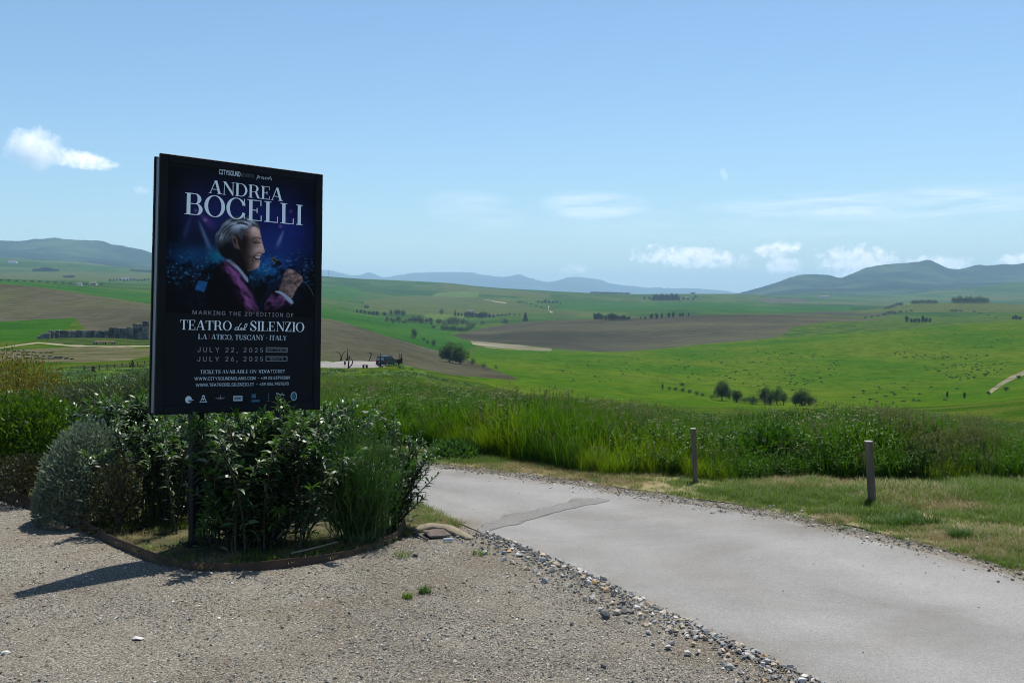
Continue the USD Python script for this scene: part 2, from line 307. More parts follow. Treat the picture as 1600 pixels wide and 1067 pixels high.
FIELD_MATS = {
 'pale_ground': noisy('pale_ground', [(0.4, (0.16, 0.152, 0.14)), (0.6, (0.23, 0.22, 0.205))], 0.4, 6, spec=0.0),
 'bare': noisy('bare', [(0.38, (0.05, 0.06, 0.02)), (0.5, (0.085, 0.08, 0.042)), (0.62, (0.12, 0.105, 0.065))], 0.09, 8, scale2=0.6, stops2=[(0.4, (0.6, 0.62, 0.6)), (0.55, (1, 1, 1))], mix2=0.8, stretch=(0.5, 1, 1), spec=0.0),
 'hollow': noisy('hollow', [(0.4, (0.018, 0.035, 0.008)), (0.6, (0.04, 0.06, 0.014))], 0.15, 7, spec=0.0),
 'meadow': noisy('meadow', [(0.40, (0.0264, 0.0621, 0.0044)), (0.5, (0.0432, 0.0782, 0.0066)), (0.6, (0.0672, 0.0862, 0.0121))], 0.05, 8, scale2=0.9, stops2=[(0.35, (0.5, 0.6, 0.5)), (0.6, (1, 1, 1))], mix2=0.75, bump=0.8, bump_scale=1.6, bump_dist=0.5, spec=0.0),
 'hill_meadow': noisy('hill_meadow', [(0.40, (0.0314, 0.0769, 0.0036)), (0.5, (0.0454, 0.0868, 0.0045)), (0.61, (0.0611, 0.0927, 0.0072))], 0.012, 9, scale2=0.14, stops2=[(0.40, (0.62, 0.72, 0.6)), (0.55, (1, 1, 1))], mix2=0.8, bump=0.5, bump_scale=0.4, bump_dist=0.6, stretch=(1, 0.5, 1), spec=0.0),
 'wheat': noisy('wheat', [(0.40, (0.0152, 0.0605, 0.0031)), (0.60, (0.0281, 0.0813, 0.0052))], 0.01, 6, scale2=0.08, stops2=[(0.40, (0.8, 0.85, 0.8)), (0.6, (1, 1, 1))], mix2=0.6, spec=0.0, rows=0.02, rows_amt=0.14),
 'plough': noisy('plough', [(0.38, (0.0496, 0.0468, 0.0288)), (0.5, (0.0708, 0.0672, 0.0444)), (0.61, (0.0708, 0.0768, 0.0360))], 0.008, 9, scale2=0.11, stops2=[(0.40, (0.72, 0.74, 0.7)), (0.6, (1, 1, 1))], mix2=0.7, stretch=(1, 0.35, 1), rz=0.35, bump=0.4, bump_scale=0.5, bump_dist=0.4, spec=0.0, rows=0.03, rows_amt=0.22),
 'plough_grey': noisy('plough_grey', [(0.40, (0.0360, 0.0360, 0.0228)), (0.5, (0.0540, 0.0504, 0.0324)), (0.61, (0.0696, 0.0672, 0.0360))], 0.006, 9, scale2=0.06, stops2=[(0.40, (0.78, 0.78, 0.76)), (0.6, (1, 1, 1))], mix2=0.7, stretch=(0.4, 1, 1), rz=0.3, spec=0.0, rows=0.018, rows_amt=0.2),
 'stubble': noisy('stubble', [(0.40, (0.085, 0.085, 0.045)), (0.5, (0.13, 0.12, 0.075)), (0.60, (0.20, 0.185, 0.13))], 0.03, 8, stretch=(0.3, 1, 1), spec=0.0),
 'far': noisy('far', [(0.40, (0.0169, 0.0479, 0.0060)), (0.48, (0.0296, 0.0638, 0.0080)), (0.55, (0.0444, 0.0724, 0.0120)), (0.64, (0.0634, 0.0702, 0.0220))], 0.0022, 7, scale2=0.012, stops2=[(0.40, (0.62, 0.72, 0.62)), (0.55, (1, 1, 1))], mix2=0.8, stretch=(1, 0.5, 1), spec=0.0),
 'olive': noisy('olive', [(0.40, (0.0476, 0.0660, 0.0125)), (0.60, (0.0644, 0.0770, 0.0170))], 0.01, 6, scale2=0.05, stops2=[(0.40, (0.85, 0.88, 0.85)), (0.6, (1, 1, 1))], spec=0.0, rows=0.012, rows_amt=0.16),
 'lime': noisy('lime', [(0.40, (0.0500, 0.0850, 0.0110)), (0.60, (0.0650, 0.0925, 0.0150))], 0.02, 6, spec=0.0),
 'forest': noisy('forest', [(0.42, (0.0062, 0.0163, 0.0059)), (0.5, (0.0108, 0.0259, 0.0089)), (0.56, (0.0216, 0.0431, 0.0139)), (0.63, (0.0423, 0.0621, 0.0257))], 0.0016, 8, scale2=0.009, stops2=[(0.35, (0.5, 0.55, 0.5)), (0.6, (1, 1, 1))], mix2=0.8, spec=0.0),
 'dirt': noisy('dirt', [(0.40, (0.1820, 0.1540, 0.1050)), (0.60, (0.2660, 0.2310, 0.1750))], 0.3, 6, spec=0.0),
}
def sline(pts, half):                                # a strip along a polyline, as a polygon
    return list(LineString(pts).buffer(half, cap_style='flat').exterior.coords)[:-1]
REGIONS = [  # name, material, distance range, photo outline of the field
 ('dirt_track', 'stubble', (240, 900), sline([(1690, 548), (1640, 562), (1600, 582), (1577, 592), (1560, 603), (1546, 613)], 3.0)),
 ('mountains', 'forest', (6400, 31000), None),
 ('ploughed_field', 'plough', (262, 980), [(-700, 380), (0, 441), (60, 446), (140, 458), (240, 473), (400, 487), (505, 495), (600, 521), (690, 548), (740, 566), (800, 588), (815, 594), (790, 593), (700, 585), (640, 572), (560, 575), (500, 562), (240, 524), (140, 524), (118, 497), (60, 499), (0, 503), (-700, 520)]),
 ('wheat_field', 'wheat', (262, 900), [(-700, 500), (0, 501), (60, 499), (118, 497), (105, 515), (80, 524), (40, 533), (-700, 545)]),
 ('wheat_field', 'wheat', (980, 1790), [(-700, 400), (0, 435), (120, 446), (240, 458), (505, 476), (560, 488), (620, 497), (700, 506), (740, 509), (752, 513), (700, 521), (745, 540), (700, 560), (500, 520), (240, 495), (0, 470), (-700, 480)]),
 ('ploughed_field', 'plough_grey', (1110, 1860), [(705, 524), (760, 512), (830, 500), (930, 493), (1070, 488), (1190, 486), (1260, 491), (1330, 496.5), (1385, 500), (1290, 503), (1240, 511), (1220, 524), (1120, 545), (960, 562), (880, 546), (800, 538), (740, 533)]),
 ('dry_strip', 'stubble', (860, 1400), [(735, 531), (800, 538), (862, 544), (862, 549), (820, 547), (760, 543), (738, 538)]),
 ('meadow', 'hill_meadow', (270, 1110), [(690, 575), (760, 541), (850, 545), (950, 540), (1100, 530), (1250, 515), (1600, 485), (2400, 430), (2400, 640), (1600, 660), (1100, 680), (900, 650)]),
 ('path', 'dirt', (330, 520), sline([(-80, 549), (0, 544), (30, 539), (60, 535.5), (110, 540), (170, 541.3), (245, 540.5)], 0.9)),
 ('bare_ground', 'bare', (230, 430), [(-60, 552), (40, 545), (120, 542), (190, 542), (240, 546), (235, 556), (200, 563), (120, 567), (30, 565), (-60, 568)]),
 ('hollow', 'hollow', (350, 470), [(68, 533), (90, 529), (140, 527), (240, 528), (300, 531), (300, 541), (240, 540), (170, 540.5), (110, 539), (80, 536)]),
 ('parking_place', 'pale_ground', (160, 240), [(480, 563.5), (505, 563), (520, 566), (545, 563.5), (575, 562), (600, 564), (603, 573), (585, 574.5), (540, 575), (505, 574.5), (470, 574)]),
 ('pale_track', 'dirt', (2300, 4300), sline([(858, 478), (856, 482), (859, 486), (864, 489)], 1.0)),
 ('pale_track', 'dirt', (2300, 4300), sline([(758, 468), (775, 471.5), (792, 473.5)], 0.7)),
 ('far_field', 'olive', (1900, 4000), [(568, 470), (620, 463), (700, 464), (780, 466), (865, 487), (800, 493), (700, 491), (600, 489), (570, 482)]),
 ('far_field', 'lime', (3000, 4600), [(672, 464), (686, 456.5), (748, 455.5), (748, 464.5), (700, 466)]),
 ('far_field', 'lime', (1900, 3000), [(652, 499), (668, 489), (705, 488.5), (740, 495), (700, 500)]),
 ('far_field', 'olive', (3000, 5000), [(-600, 410), (0, 427), (120, 424), (240, 432), (240, 439), (100, 437), (0, 440), (-600, 430)]),
 ('far_field', 'olive', (1880, 2800), [(1330, 490), (1400, 476), (1440, 470), (1520, 468), (1620, 470), (2300, 470), (2300, 500), (1600, 488), (1450, 488)]),
 ('far_field', 'wheat', (2700, 5000), [(865, 470), (1000, 475), (1100, 472), (1180, 474), (1180, 483), (1000, 486), (880, 484)]),
 ('far_field', 'olive', (3400, 5200), [(690, 443), (780, 452), (860, 459), (860, 466), (780, 462), (690, 455)]),
 ('far_field', 'wheat', (2000, 3600), [(1090, 478), (1200, 480), (1330, 479), (1330, 486), (1200, 489), (1100, 487)]),
 ('far_field', 'plough', (3000, 5600), [(1180, 466), (1245, 466), (1270, 473), (1200, 474)]),
 ('far_field', 'wheat', (2700, 5000), [(490, 446), (560, 449), (566, 462), (540, 470), (490, 462)]),
 ('far_field', 'plough_grey', (1900, 2700), [(1215, 490), (1290, 486), (1400, 488), (1380, 494), (1300, 493)]),
]
R_v, R_f = verts, tris
parts_out = []
for name, mat_key, (d0, d1), poly in REGIONS:
    s = np.minimum(R_v[:, 1] / d0 - 1, 1 - R_v[:, 1] / d1) * 60
    if poly is not None:
        py = HY - F * (R_v[:, 2] - H) / R_v[:, 1]; px = CX + F * R_v[:, 0] / R_v[:, 1]
        wob = 1.5 * (meshkit.fbm(np.stack([px / 30, py / 8, 0 * px], -1), 3, 4) - 0.5)
        ok = s > -5
        sd = np.full(len(s), -50.0); sd[ok] = signed(poly, px[ok], py[ok]) + wob[ok]
        s = np.minimum(s, sd)
    nv, fin, R_f = split(R_v, R_f, s)
    parts_out.append((name, mat_key, nv, fin)); R_v = nv
def compact(v, f):
    k, inv = np.unique(f, return_inverse=True)
    return v[k], inv.reshape(-1, 3)
s = R_v[:, 1] / 1880 - 1
nv, ff, fn = split(R_v, R_f, s)
parts_out += [('far_hills', 'far', nv, ff), ('terrain', 'meadow', nv, fn)]
for name, mat_key, v, f in parts_out:
    if len(f): obj(name, compact(v, f), FIELD_MATS[mat_key], smooth=True, kind='structure')

# ------------------------------------------------------------------ haze
HAZE = 5.6e-5
haze_mat = usdkit.material(stage, '/World/Looks/haze', {'v': ('principled_volume', dict(color=(0.52, 0.80, 1.0), density=HAZE, anisotropy=0.0))}, [], volume='v.volume')
hz0, hz1 = float(Z.min()) - 60, max(float(Z.max()), 100) + 25
hb = trimesh.creation.box((2 * 33500, 2 * 31500, hz1 - hz0)); hb.apply_translation((0, 0, (hz0 + hz1) / 2))
tag(obj('haze', hb, haze_mat), 'pale blue air lying over the whole valley', 'haze', None, 'stuff')

# ------------------------------------------------------------------ yard, road, bed
def gpoly(pts, z=0.0): return [tuple(ground(x, y, z)[:2]) for x, y in pts]
def sheet(poly, z, sub=None, zfun=None):
    """A flat outline as a mesh of square cells cut by the outline."""
    import shapely
    sub = sub or 0.4; x0, y0, x1, y1 = poly.bounds
    gx, gy = np.meshgrid(np.arange(math.floor(x0 / sub), math.ceil(x1 / sub)) * sub, np.arange(math.floor(y0 / sub), math.ceil(y1 / sub)) * sub)
    cells = shapely.box(gx.ravel(), gy.ravel(), gx.ravel() + sub, gy.ravel() + sub); shapely.prepare(poly)
    full = shapely.contains(poly, cells); part = ~full & shapely.intersects(poly, cells)
    c4 = np.stack([gx.ravel()[full], gy.ravel()[full]], 1); q = (c4[:, None] + np.array([(0, 0), (1, 0), (1, 1), (0, 1)]) * sub).reshape(-1, 2); n4 = np.arange(len(c4))[:, None] * 4
    vs, fs, n = [q], [np.vstack([n4 + (0, 1, 2), n4 + (0, 2, 3)])], len(q)
    for g0 in shapely.intersection(poly, cells[part]):
        for g in getattr(g0, 'geoms', [g0]):
            if g.geom_type != 'Polygon' or g.area < 1e-7: continue
            v, f = trimesh.creation.triangulate_polygon(g, engine='earcut'); vs.append(np.asarray(v)); fs.append(np.asarray(f) + n); n += len(v)
    v, f = np.vstack(vs), np.vstack(fs)
    _, first, inv = np.unique(np.round(v, 5), axis=0, return_index=True, return_inverse=True); v, f = v[first], inv.ravel()[f]
    f = f[(f[:, 0] != f[:, 1]) & (f[:, 1] != f[:, 2]) & (f[:, 0] != f[:, 2])]
    v3 = np.c_[v, np.full(len(v), z)]
    if zfun is not None: v3[:, 2] += zfun(v3[:, 0], v3[:, 1])
    ed = np.sort(np.vstack([f[:, [0, 1]], f[:, [1, 2]], f[:, [2, 0]]]), 1); ue, ct = np.unique(ed, axis=0, return_counts=True); be = ue[ct == 1]      # a skirt round the rim, so that no gap opens beside a sheet
    low = v3.copy(); low[:, 2] -= 0.09; nv_ = len(v3); sk = np.vstack([np.c_[be[:, 0], be[:, 1], be[:, 1] + nv_], np.c_[be[:, 0], be[:, 1] + nv_, be[:, 0] + nv_]]) 
    a = np.cross(v3[f[:, 1]] - v3[f[:, 0]], v3[f[:, 2]] - v3[f[:, 0]])[:, 2] < 0
    f[a] = f[a][:, ::-1]
    v3, f = np.vstack([v3, low]), np.vstack([f, sk]); k, inv = np.unique(f, return_inverse=True)
    return v3[k], inv.reshape(-1, 3)
def smooth_line(pts, n=8):
    p = np.asarray(pts, float); t = np.r_[0, np.cumsum(np.hypot(*np.diff(p, axis=0).T))]
    return PchipInterpolator(t, p)(np.unique(np.r_[np.linspace(0, t[-1], n * len(p)), t]))
NEAR_EDGE = smooth_line([(9.5, -4.9)] + gpoly([(2350, 1500), (1700, 1240), (1460, 1146), (1285, 1070), (1110, 990), (985, 930), (880, 882), (800, 848), (748, 829), (700, 811), (660, 796), (620, 779), (540, 757), (440, 742), (250, 731), (-100, 722)]))
FAR_EDGE = smooth_line([(12.6, -4.8)] + gpoly([(2900, 1310), (2000, 1027), (1800, 967), (1600, 907), (1400, 853), (1200, 809), (1050, 784), (960, 771), (900, 760), (830, 750), (760, 741), (690, 733), (640, 727), (560, 719), (440, 711), (250, 704), (-100, 698)]))
rng = np.random.default_rng(7)
NE = NEAR_EDGE + (meshkit.noise(np.c_[NEAR_EDGE * 3.0, 0 * NEAR_EDGE[:, :1]]) - 0.5)[:, None] * 0.05
FE = FAR_EDGE + (meshkit.noise(np.c_[FAR_EDGE * 2.5, 0 * FAR_EDGE[:, :1] + 3]) - 0.5)[:, None] * 0.10
ROAD = Polygon(np.vstack([NE, FE[::-1]])).buffer(0)
EDGING = smooth_line(gpoly([(-420, 700), (-160, 738), (20, 785), (80, 807), (140, 833), (200, 862), (255, 882), (330, 892), (400, 891), (470, 884), (540, 871), (600, 853), (628, 839), (637, 826)]), 10)
BED = Polygon(np.vstack([EDGING, gpoly([(648, 812), (640, 795), (610, 783), (540, 760), (440, 745), (250, 734), (-100, 725), (-420, 690)])])).buffer(0)
BED = BED.difference(ROAD.buffer(0.02))
RIGHT = Polygon(np.vstack([NE, [(-20, 16.5), (-20, -14), (9.5, -14)]])).buffer(0)
YARD = Polygon([(-20, -14), (20, -14), (20, 14), (-20, 14)]).intersection(RIGHT).difference(ROAD).difference(BED)
LAWN = Polygon(gpoly([(640, 836), (634, 800), (612, 780), (640, 788), (668, 799), (702, 814), (715, 822), (690, 825), (660, 826)])).buffer(0)

def gravel_mat(name, ramp, big, bump=0.9, worn=False):
    n = {'geo': ('geometry', {}), 'v': ('voronoi_texture', dict(scale=150.0 if worn else 95.0)), 'v2': ('voronoi_texture', dict(scale=48.0)), 'sc': ('separate_color', {}), 'rp': ('rgb_ramp', dict(ramp=ramp)),
         'ns': ('noise_texture', dict(scale=0.9, detail=8.0, roughness=0.65)), 'rb': ('rgb_ramp', dict(ramp=big)), 'mx': ('mix', dict(mix_type='multiply', fac=1.0)),
         'dk': ('rgb_ramp', dict(ramp=[(0.0, (1, 1, 1)), (0.45, (0.95, 0.95, 0.95)), (0.8, (0.6, 0.58, 0.55))])), 'm2': ('mix', dict(mix_type='multiply', fac=0.5 if worn else 0.8)),
         'h': ('math', dict(math_type='add')), 'inv': ('math', dict(math_type='multiply', value2=-1.0)),
         'nl': ('noise_texture', dict(scale=0.35, detail=5.0, roughness=0.6, distortion=0.8)), 'rl': ('rgb_ramp', dict(ramp=[(0.36, (0.84, 0.82, 0.79)), (0.5, (1, 1, 1)), (0.62, (1.08, 1.08, 1.08))])), 'm3': ('mix', dict(mix_type='multiply', fac=1.0)), 'b': ('bump', dict(strength=bump, distance=0.012)), 'p': ('principled_bsdf', dict(roughness=0.9, specular_ior_level=0.25))}
    l = [('geo.position', 'v.vector'), ('geo.position', 'v2.vector'), ('v.color', 'sc.color'), ('sc.r', 'rp.fac'), ('geo.position', 'ns.vector'), ('ns.fac', 'rb.fac'), ('rp.color', 'mx.color1'), ('rb.color', 'mx.color2'),
         ('v.distance', 'dk.fac'), ('mx.color', 'm2.color1'), ('dk.color', 'm2.color2'), ('geo.position', 'nl.vector'), ('nl.fac', 'rl.fac'), ('m2.color', 'm3.color1'), ('rl.color', 'm3.color2'), ('m3.color', 'p.base_color'),
         ('v.distance', 'h.value1'), ('v2.distance', 'h.value2'), ('h.value', 'inv.value1'), ('inv.value', 'b.height'), ('b.normal', 'p.normal')]
    if worn:
        l = [x for x in l if x != ('m3.color', 'p.base_color')]; n['at'] = ('attribute', dict(attribute='tone')); n['mw'] = ('mix', dict(mix_type='multiply', fac=1.0)); l += [('m3.color', 'mw.color1'), ('at.color', 'mw.color2'), ('mw.color', 'p.base_color')]
    return usdkit.material(stage, f'/World/Looks/{name}', n, l, surface='p.BSDF')
M_GRAVEL = gravel_mat('gravel', [(0, (0.085, 0.078, 0.066)), (0.35, (0.155, 0.143, 0.122)), (0.7, (0.20, 0.186, 0.162)), (1, (0.33, 0.32, 0.295))], [(0.3, (0.86, 0.76, 0.62)), (0.5, (1.04, 0.99, 0.91)), (0.66, (1.12, 1.08, 1.0))])
M_ROAD = gravel_mat('worn_asphalt', [(0, (0.165, 0.162, 0.158)), (0.4, (0.208, 0.205, 0.20)), (0.8, (0.232, 0.229, 0.224)), (1, (0.29, 0.286, 0.28))], [(0.3, (0.90, 0.885, 0.86)), (0.5, (1.03, 1.02, 1.0)), (0.64, (1.09, 1.08, 1.07))], 0.45, True)
M_PATCH = gravel_mat('patch_asphalt', [(0, (0.145, 0.142, 0.137)), (0.5, (0.182, 0.178, 0.172)), (1, (0.235, 0.23, 0.222))], [(0.3, (0.75, 0.72, 0.68)), (0.5, (1, 0.99, 0.98)), (0.7, (1.15, 1.13, 1.1))], 0.5)
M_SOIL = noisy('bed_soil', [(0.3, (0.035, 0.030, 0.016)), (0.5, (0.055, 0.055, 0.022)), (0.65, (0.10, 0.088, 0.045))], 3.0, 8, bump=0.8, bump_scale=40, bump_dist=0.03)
M_VERGE = noisy('verge_soil', [(0.3, (0.12, 0.13, 0.04)), (0.5, (0.2, 0.17, 0.08)), (0.7, (0.28, 0.22, 0.12))], 1.2, 8, bump=0.7, bump_scale=40, bump_dist=0.03)
def und(amp, lam, seed): return lambda x, y: amp * (meshkit.fbm(np.stack([x / lam, y / lam, 0 * x], -1), 3, seed) - 0.5)
obj('gravel_yard', sheet(YARD, 0.0, 0.35, und(0.03, 0.9, 2)), M_GRAVEL, smooth=True, kind='structure')
import shapely
rv, rf_ = sheet(ROAD, 0.008, 0.16, und(0.02, 2.2, 6)); pts2 = shapely.points(rv[:, 0], rv[:, 1])
dn, df = shapely.distance(pts2, LineString(NEAR_EDGE)), shapely.distance(pts2, LineString(FAR_EDGE)); s_ = dn / np.maximum(dn + df, 1e-6)
wn = meshkit.fbm(np.stack([rv[:, 0] * 0.8, rv[:, 1] * 0.8, 0 * s_], -1), 4, 17); wk = meshkit.fbm(np.stack([rv[:, 0] * 4, rv[:, 1] * 4, 0 * s_], -1), 3, 18)
tone = 1 + 0.09 * (np.exp(-((s_ - 0.27) / 0.09) ** 2) + np.exp(-((s_ - 0.72) / 0.09) ** 2)) * (0.4 + 1.2 * wn) - 0.07 * np.exp(-((s_ - 0.5) / 0.1) ** 2)      # wheel tracks polished pale, a darker crown
dust = np.clip(1 - np.minimum(dn, df) / (0.10 + 0.35 * wn), 0, 1) * np.clip((wk - 0.35) * 4, 0, 1)
dirtp = np.exp(-(((rv[:, 0] - ground(760, 818)[0]) / 0.35) ** 2 + ((rv[:, 1] - ground(760, 818)[1]) / 0.35) ** 2)) * np.clip((wk - 0.2) * 2, 0, 1)
tone = tone[:, None] * (1 - dust[:, None] * np.array([0.18, 0.23, 0.32])) * (1 - dirtp[:, None] * np.array([0.28, 0.36, 0.46]))
obj('road', (rv, rf_), M_ROAD, smooth=True, kind='structure', color=tone)
PATCH = Polygon(gpoly([(738, 829), (790, 808), (850, 794), (905, 781), (932, 777), (948, 783), (915, 789), (870, 799), (815, 816), (765, 829), (748, 834)])).intersection(ROAD.buffer(-0.01)).buffer(0.02).segmentize(0.06)
PATCH = Polygon([(x + 0.10 * (meshkit.noise(np.array([[x * 5, y * 5, 0]]))[0] - 0.5), y + 0.16 * (meshkit.fbm(np.array([[x * 6, y * 6, 4.0]]), 3)[0] - 0.5)) for x, y in PATCH.exterior.coords]).buffer(0)
obj('road_patch', sheet(PATCH, 0.013, 0.3, und(0.02, 2.2, 6)), M_PATCH, smooth=True, kind='structure')
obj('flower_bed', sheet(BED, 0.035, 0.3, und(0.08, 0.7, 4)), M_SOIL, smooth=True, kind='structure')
VERGE = Polygon(np.vstack([FE, [(-12, 21), (14, 21), (18, 3)]])).buffer(0).difference(ROAD)
SHOULDER = LineString(FE).buffer(0.36).difference(ROAD)
SHOULDER = SHOULDER.intersection(VERGE.buffer(0.01))
VERGE = VERGE.intersection(sbox(-9, 1.0, 15, 16.6))
obj('verge', sheet(VERGE.difference(SHOULDER), 0.012, 0.4, und(0.05, 0.9, 9)), M_VERGE, smooth=True, kind='structure')

obj('gravel_shoulder', sheet(SHOULDER, 0.004, 0.3, und(0.02, 2.2, 6)), M_GRAVEL, smooth=True, kind='structure')
# steel strip round the bed
M_EDGE = noisy('rusty_edging', [(0.3, (0.035, 0.022, 0.016)), (0.6, (0.06, 0.034, 0.022)), (0.8, (0.11, 0.06, 0.035))], 9.0, 6, rough=0.75, bump=0.3, bump_scale=60, bump_dist=0.004)
e = EDGING; t = np.gradient(e, axis=0); t /= np.linalg.norm(t, axis=1)[:, None]; nn = np.c_[-t[:, 1], t[:, 0]]
hh = np.interp(np.arange(len(e)) / len(e), [0, 0.45, 0.75, 0.93, 0.97, 1], [0.15, 0.145, 0.085, 0.065, 0.075, 0.16]) + 0.01 * np.sin(np.arange(len(e)) * 0.35)
lean = np.interp(np.arange(len(e)) / len(e), [0, 0.9, 1], [0.0, 0.0, 0.05])[:, None]
rows = []
for off, zz in ((0.004, -0.03 + 0 * hh), (0.004, hh), (-0.004, hh), (-0.004, -0.03 + 0 * hh)):
    rows.append(np.c_[e + nn * (off + (lean * (zz[:, None] > 0))), zz])
ev = np.stack(rows, 1).reshape(-1, 3); ef = []
for k in range(len(e) - 1):
    for a in range(4):
        b = (a + 1) % 4
        ef.append((4 * k + a, 4 * k + b, 4 * k + 4 + b, 4 * k + 4 + a))
ef += [(0, 3, 2, 1)]; m4 = 4 * (len(e) - 1); ef += [(m4, m4 + 1, m4 + 2, m4 + 3)]
obj('garden_edging', (ev, ef), M_EDGE, smooth=30, label='thin rusty brown metal strip curving round the front of the planted bed', category='edging')

# ------------------------------------------------------------------ stones and pebbles
def pebble(r, n=11, flat=0.6):
    p = r.normal(size=(n, 3)); p /= np.linalg.norm(p, axis=1)[:, None]; p *= r.uniform(0.8, 1.05, (n, 1)); p *= (1.0, r.uniform(0.6, 0.95), flat * r.uniform(0.75, 1.25))
    return trimesh.convex.convex_hull(p)
def stone_mat(name, c):
    return noisy(name, [(0.3, g3(0.75, c)), (0.5, c), (0.7, g3(1.25, c))], 30.0, 6, coord='o', rough=0.85, bump=0.4, bump_scale=60, bump_dist=0.01)
STONES = [stone_mat(f'stone_{n}', c) for n, c in (('blue_grey', (0.25, 0.245, 0.235)), ('grey', (0.27, 0.26, 0.245)), ('tan', (0.34, 0.27, 0.19)), ('pale', (0.42, 0.40, 0.37)), ('dark', (0.085, 0.085, 0.09)), ('ochre', (0.36, 0.23, 0.12)), ('buff', (0.36, 0.31, 0.25)))]
SP = [0.08, 0.20, 0.21, 0.25, 0.03, 0.04, 0.19]
border = thing('stone_border', kind='structure')
nline = LineString(NEAR_EDGE)
d0, d1 = nline.project(Point(ground(1420, 1125)[:2])), nline.project(Point(ground(742, 834)[:2]))
cand = []
r = np.random.default_rng(21)
while len(cand) < 900:
    s = r.uniform(min(d0, d1), max(d0, d1)); q = np.array(nline.interpolate(s).coords[0]); q2 = np.array(nline.interpolate(s + 0.02).coords[0])
    tg = (q2 - q) / np.linalg.norm(q2 - q); side = np.array([-tg[1], tg[0]])
    if YARD.contains(Point(q + side * 0.1)) is False: side = -side
    wid = 0.15 + 0.12 * (meshkit.noise(np.array([[s * 1.7, 0, 0]]))[0] - 0.3)
    o = abs(r.normal(0.0, wid * 0.6)) + 0.0 if r.random() < 0.85 else r.uniform(0, 0.5)
    p = q + side * (o - 0.03)
    size = r.choice([0.014, 0.020, 0.028, 0.040], p=[0.36, 0.34, 0.21, 0.09]) * r.uniform(0.85, 1.2)
    if all((p[0] - c[0]) ** 2 + (p[1] - c[1]) ** 2 > (0.62 * (size + c[2])) ** 2 for c in cand): cand.append((p[0], p[1], size))
    elif r.random() < 0.02: cand.append((p[0], p[1], size * 0.4))
cand.sort(key=lambda c: -c[2] / c[1])
rest = []
for k, (x, y, s) in enumerate(cand):
    m = pebble(r); m.apply_transform(trimesh.transformations.rotation_matrix(r.uniform(0, 6.28), (0, 0, 1))); m.apply_transform(trimesh.transformations.rotation_matrix(r.normal(0, 0.25), (1, 0, 0)))
    m.apply_scale(s * 1.15); m.apply_translation((x, y, s * 0.22 + 0.008))
    if k < 300: obj('stone', m, STONES[r.choice(7, p=SP)], border)
    else: rest.append((r.choice(7, p=SP), m))
small = trimesh.util.concatenate([m for _, m in rest])
obj('small_stones', small, usdkit.material(stage, '/World/Looks/small_stones', {'g': ('geometry', {}), 'r': ('rgb_ramp', dict(ramp=[(0, (0.14, 0.135, 0.125)), (0.3, (0.24, 0.23, 0.21)), (0.6, (0.33, 0.28, 0.21)), (1, (0.44, 0.42, 0.38))])), 'p': ('principled_bsdf', dict(roughness=0.85))},
    [('g.random_per_island', 'r.fac'), ('r.color', 'p.base_color')], surface='p.BSDF'), border, kind='stuff')

M_PEB = usdkit.material(stage, '/World/Looks/pebbles', {'o': ('object_info', {}), 'r': ('rgb_ramp', dict(ramp=[(0, (0.07, 0.066, 0.06)), (0.2, (0.14, 0.128, 0.107)), (0.55, (0.21, 0.193, 0.165)), (0.85, (0.28, 0.26, 0.225)), (0.97, (0.46, 0.44, 0.41))])), 'p': ('principled_bsdf', dict(roughness=0.85, specular_ior_level=0.25))},
    [('o.random', 'r.fac'), ('r.color', 'p.base_color')], surface='p.BSDF')
r = np.random.default_rng(5)
peb = [(pebble(r, 9), M_PEB) for _ in range(6)]
def in_poly(poly, X, Y):
    import shapely
    return shapely.contains_xy(poly, X, Y)
view = Polygon([(-2.6, 3.4), (2.6, 3.4), (9, 13.5), (-9, 13.5)])
n = 190000
dd = 3.6 + (12.5 - 3.6) * r.random(n) ** 1.5; xx = r.uniform(-0.56, 0.56, n) * dd
keep = in_poly(YARD, xx, dd); xx, dd = xx[keep], dd[keep]
dens = meshkit.fbm(np.stack([xx * 0.7, dd * 0.7, 0 * xx], -1), 3, 3)
keep = r.random(len(xx)) < np.clip(dens * 2.0 - 0.25, 0.15, 1); xx, dd = xx[keep], dd[keep]
sz = r.choice([0.005, 0.0075, 0.010, 0.016], p=[0.40, 0.38, 0.19, 0.03], size=len(xx)) * r.uniform(0.8, 1.25, len(xx))
scatter('gravel', peb, np.c_[xx, dd, und(0.03, 0.9, 2)(xx, dd) + sz * 0.3], r.integers(0, 6, len(xx)), quats(r.uniform(0, 6.28, len(xx)), r.normal(0, 0.3, len(xx)), r.uniform(0, 6.28, len(xx))), sz, 'loose grey and tan gravel covering the yard', 'gravel')
# gravel spilt along the far side of the road
fl = LineString(FAR_EDGE); n = 16000
ss = r.uniform(0, fl.length, n); q = np.array([fl.interpolate(s).coords[0] for s in ss]); q2 = np.array([fl.interpolate(s + 0.05).coords[0] for s in ss])
tg = q2 - q; tg /= np.maximum(np.linalg.norm(tg, axis=1), 1e-9)[:, None]; sd = np.c_[tg[:, 1], -tg[:, 0]]
sd *= np.where(in_poly(ROAD, *(q + sd * 0.3).T), -1, 1)[:, None]
pp = q + sd * (r.normal(0.20, 0.17, n) + 0.2 * (meshkit.noise(np.c_[ss * 0.8, 0 * ss, 0 * ss]) - 0.5))[:, None]
sz = r.choice([0.007, 0.012, 0.018, 0.028], p=[0.42, 0.36, 0.18, 0.04], size=n)
scatter('shoulder_gravel', peb, np.c_[pp, 0.006 + sz * 0.3], r.integers(0, 6, n), quats(r.uniform(0, 6.28, n), r.normal(0, 0.3, n), r.uniform(0, 6.28, n)), sz, 'pale loose gravel along the grassy far edge of the road', 'gravel')

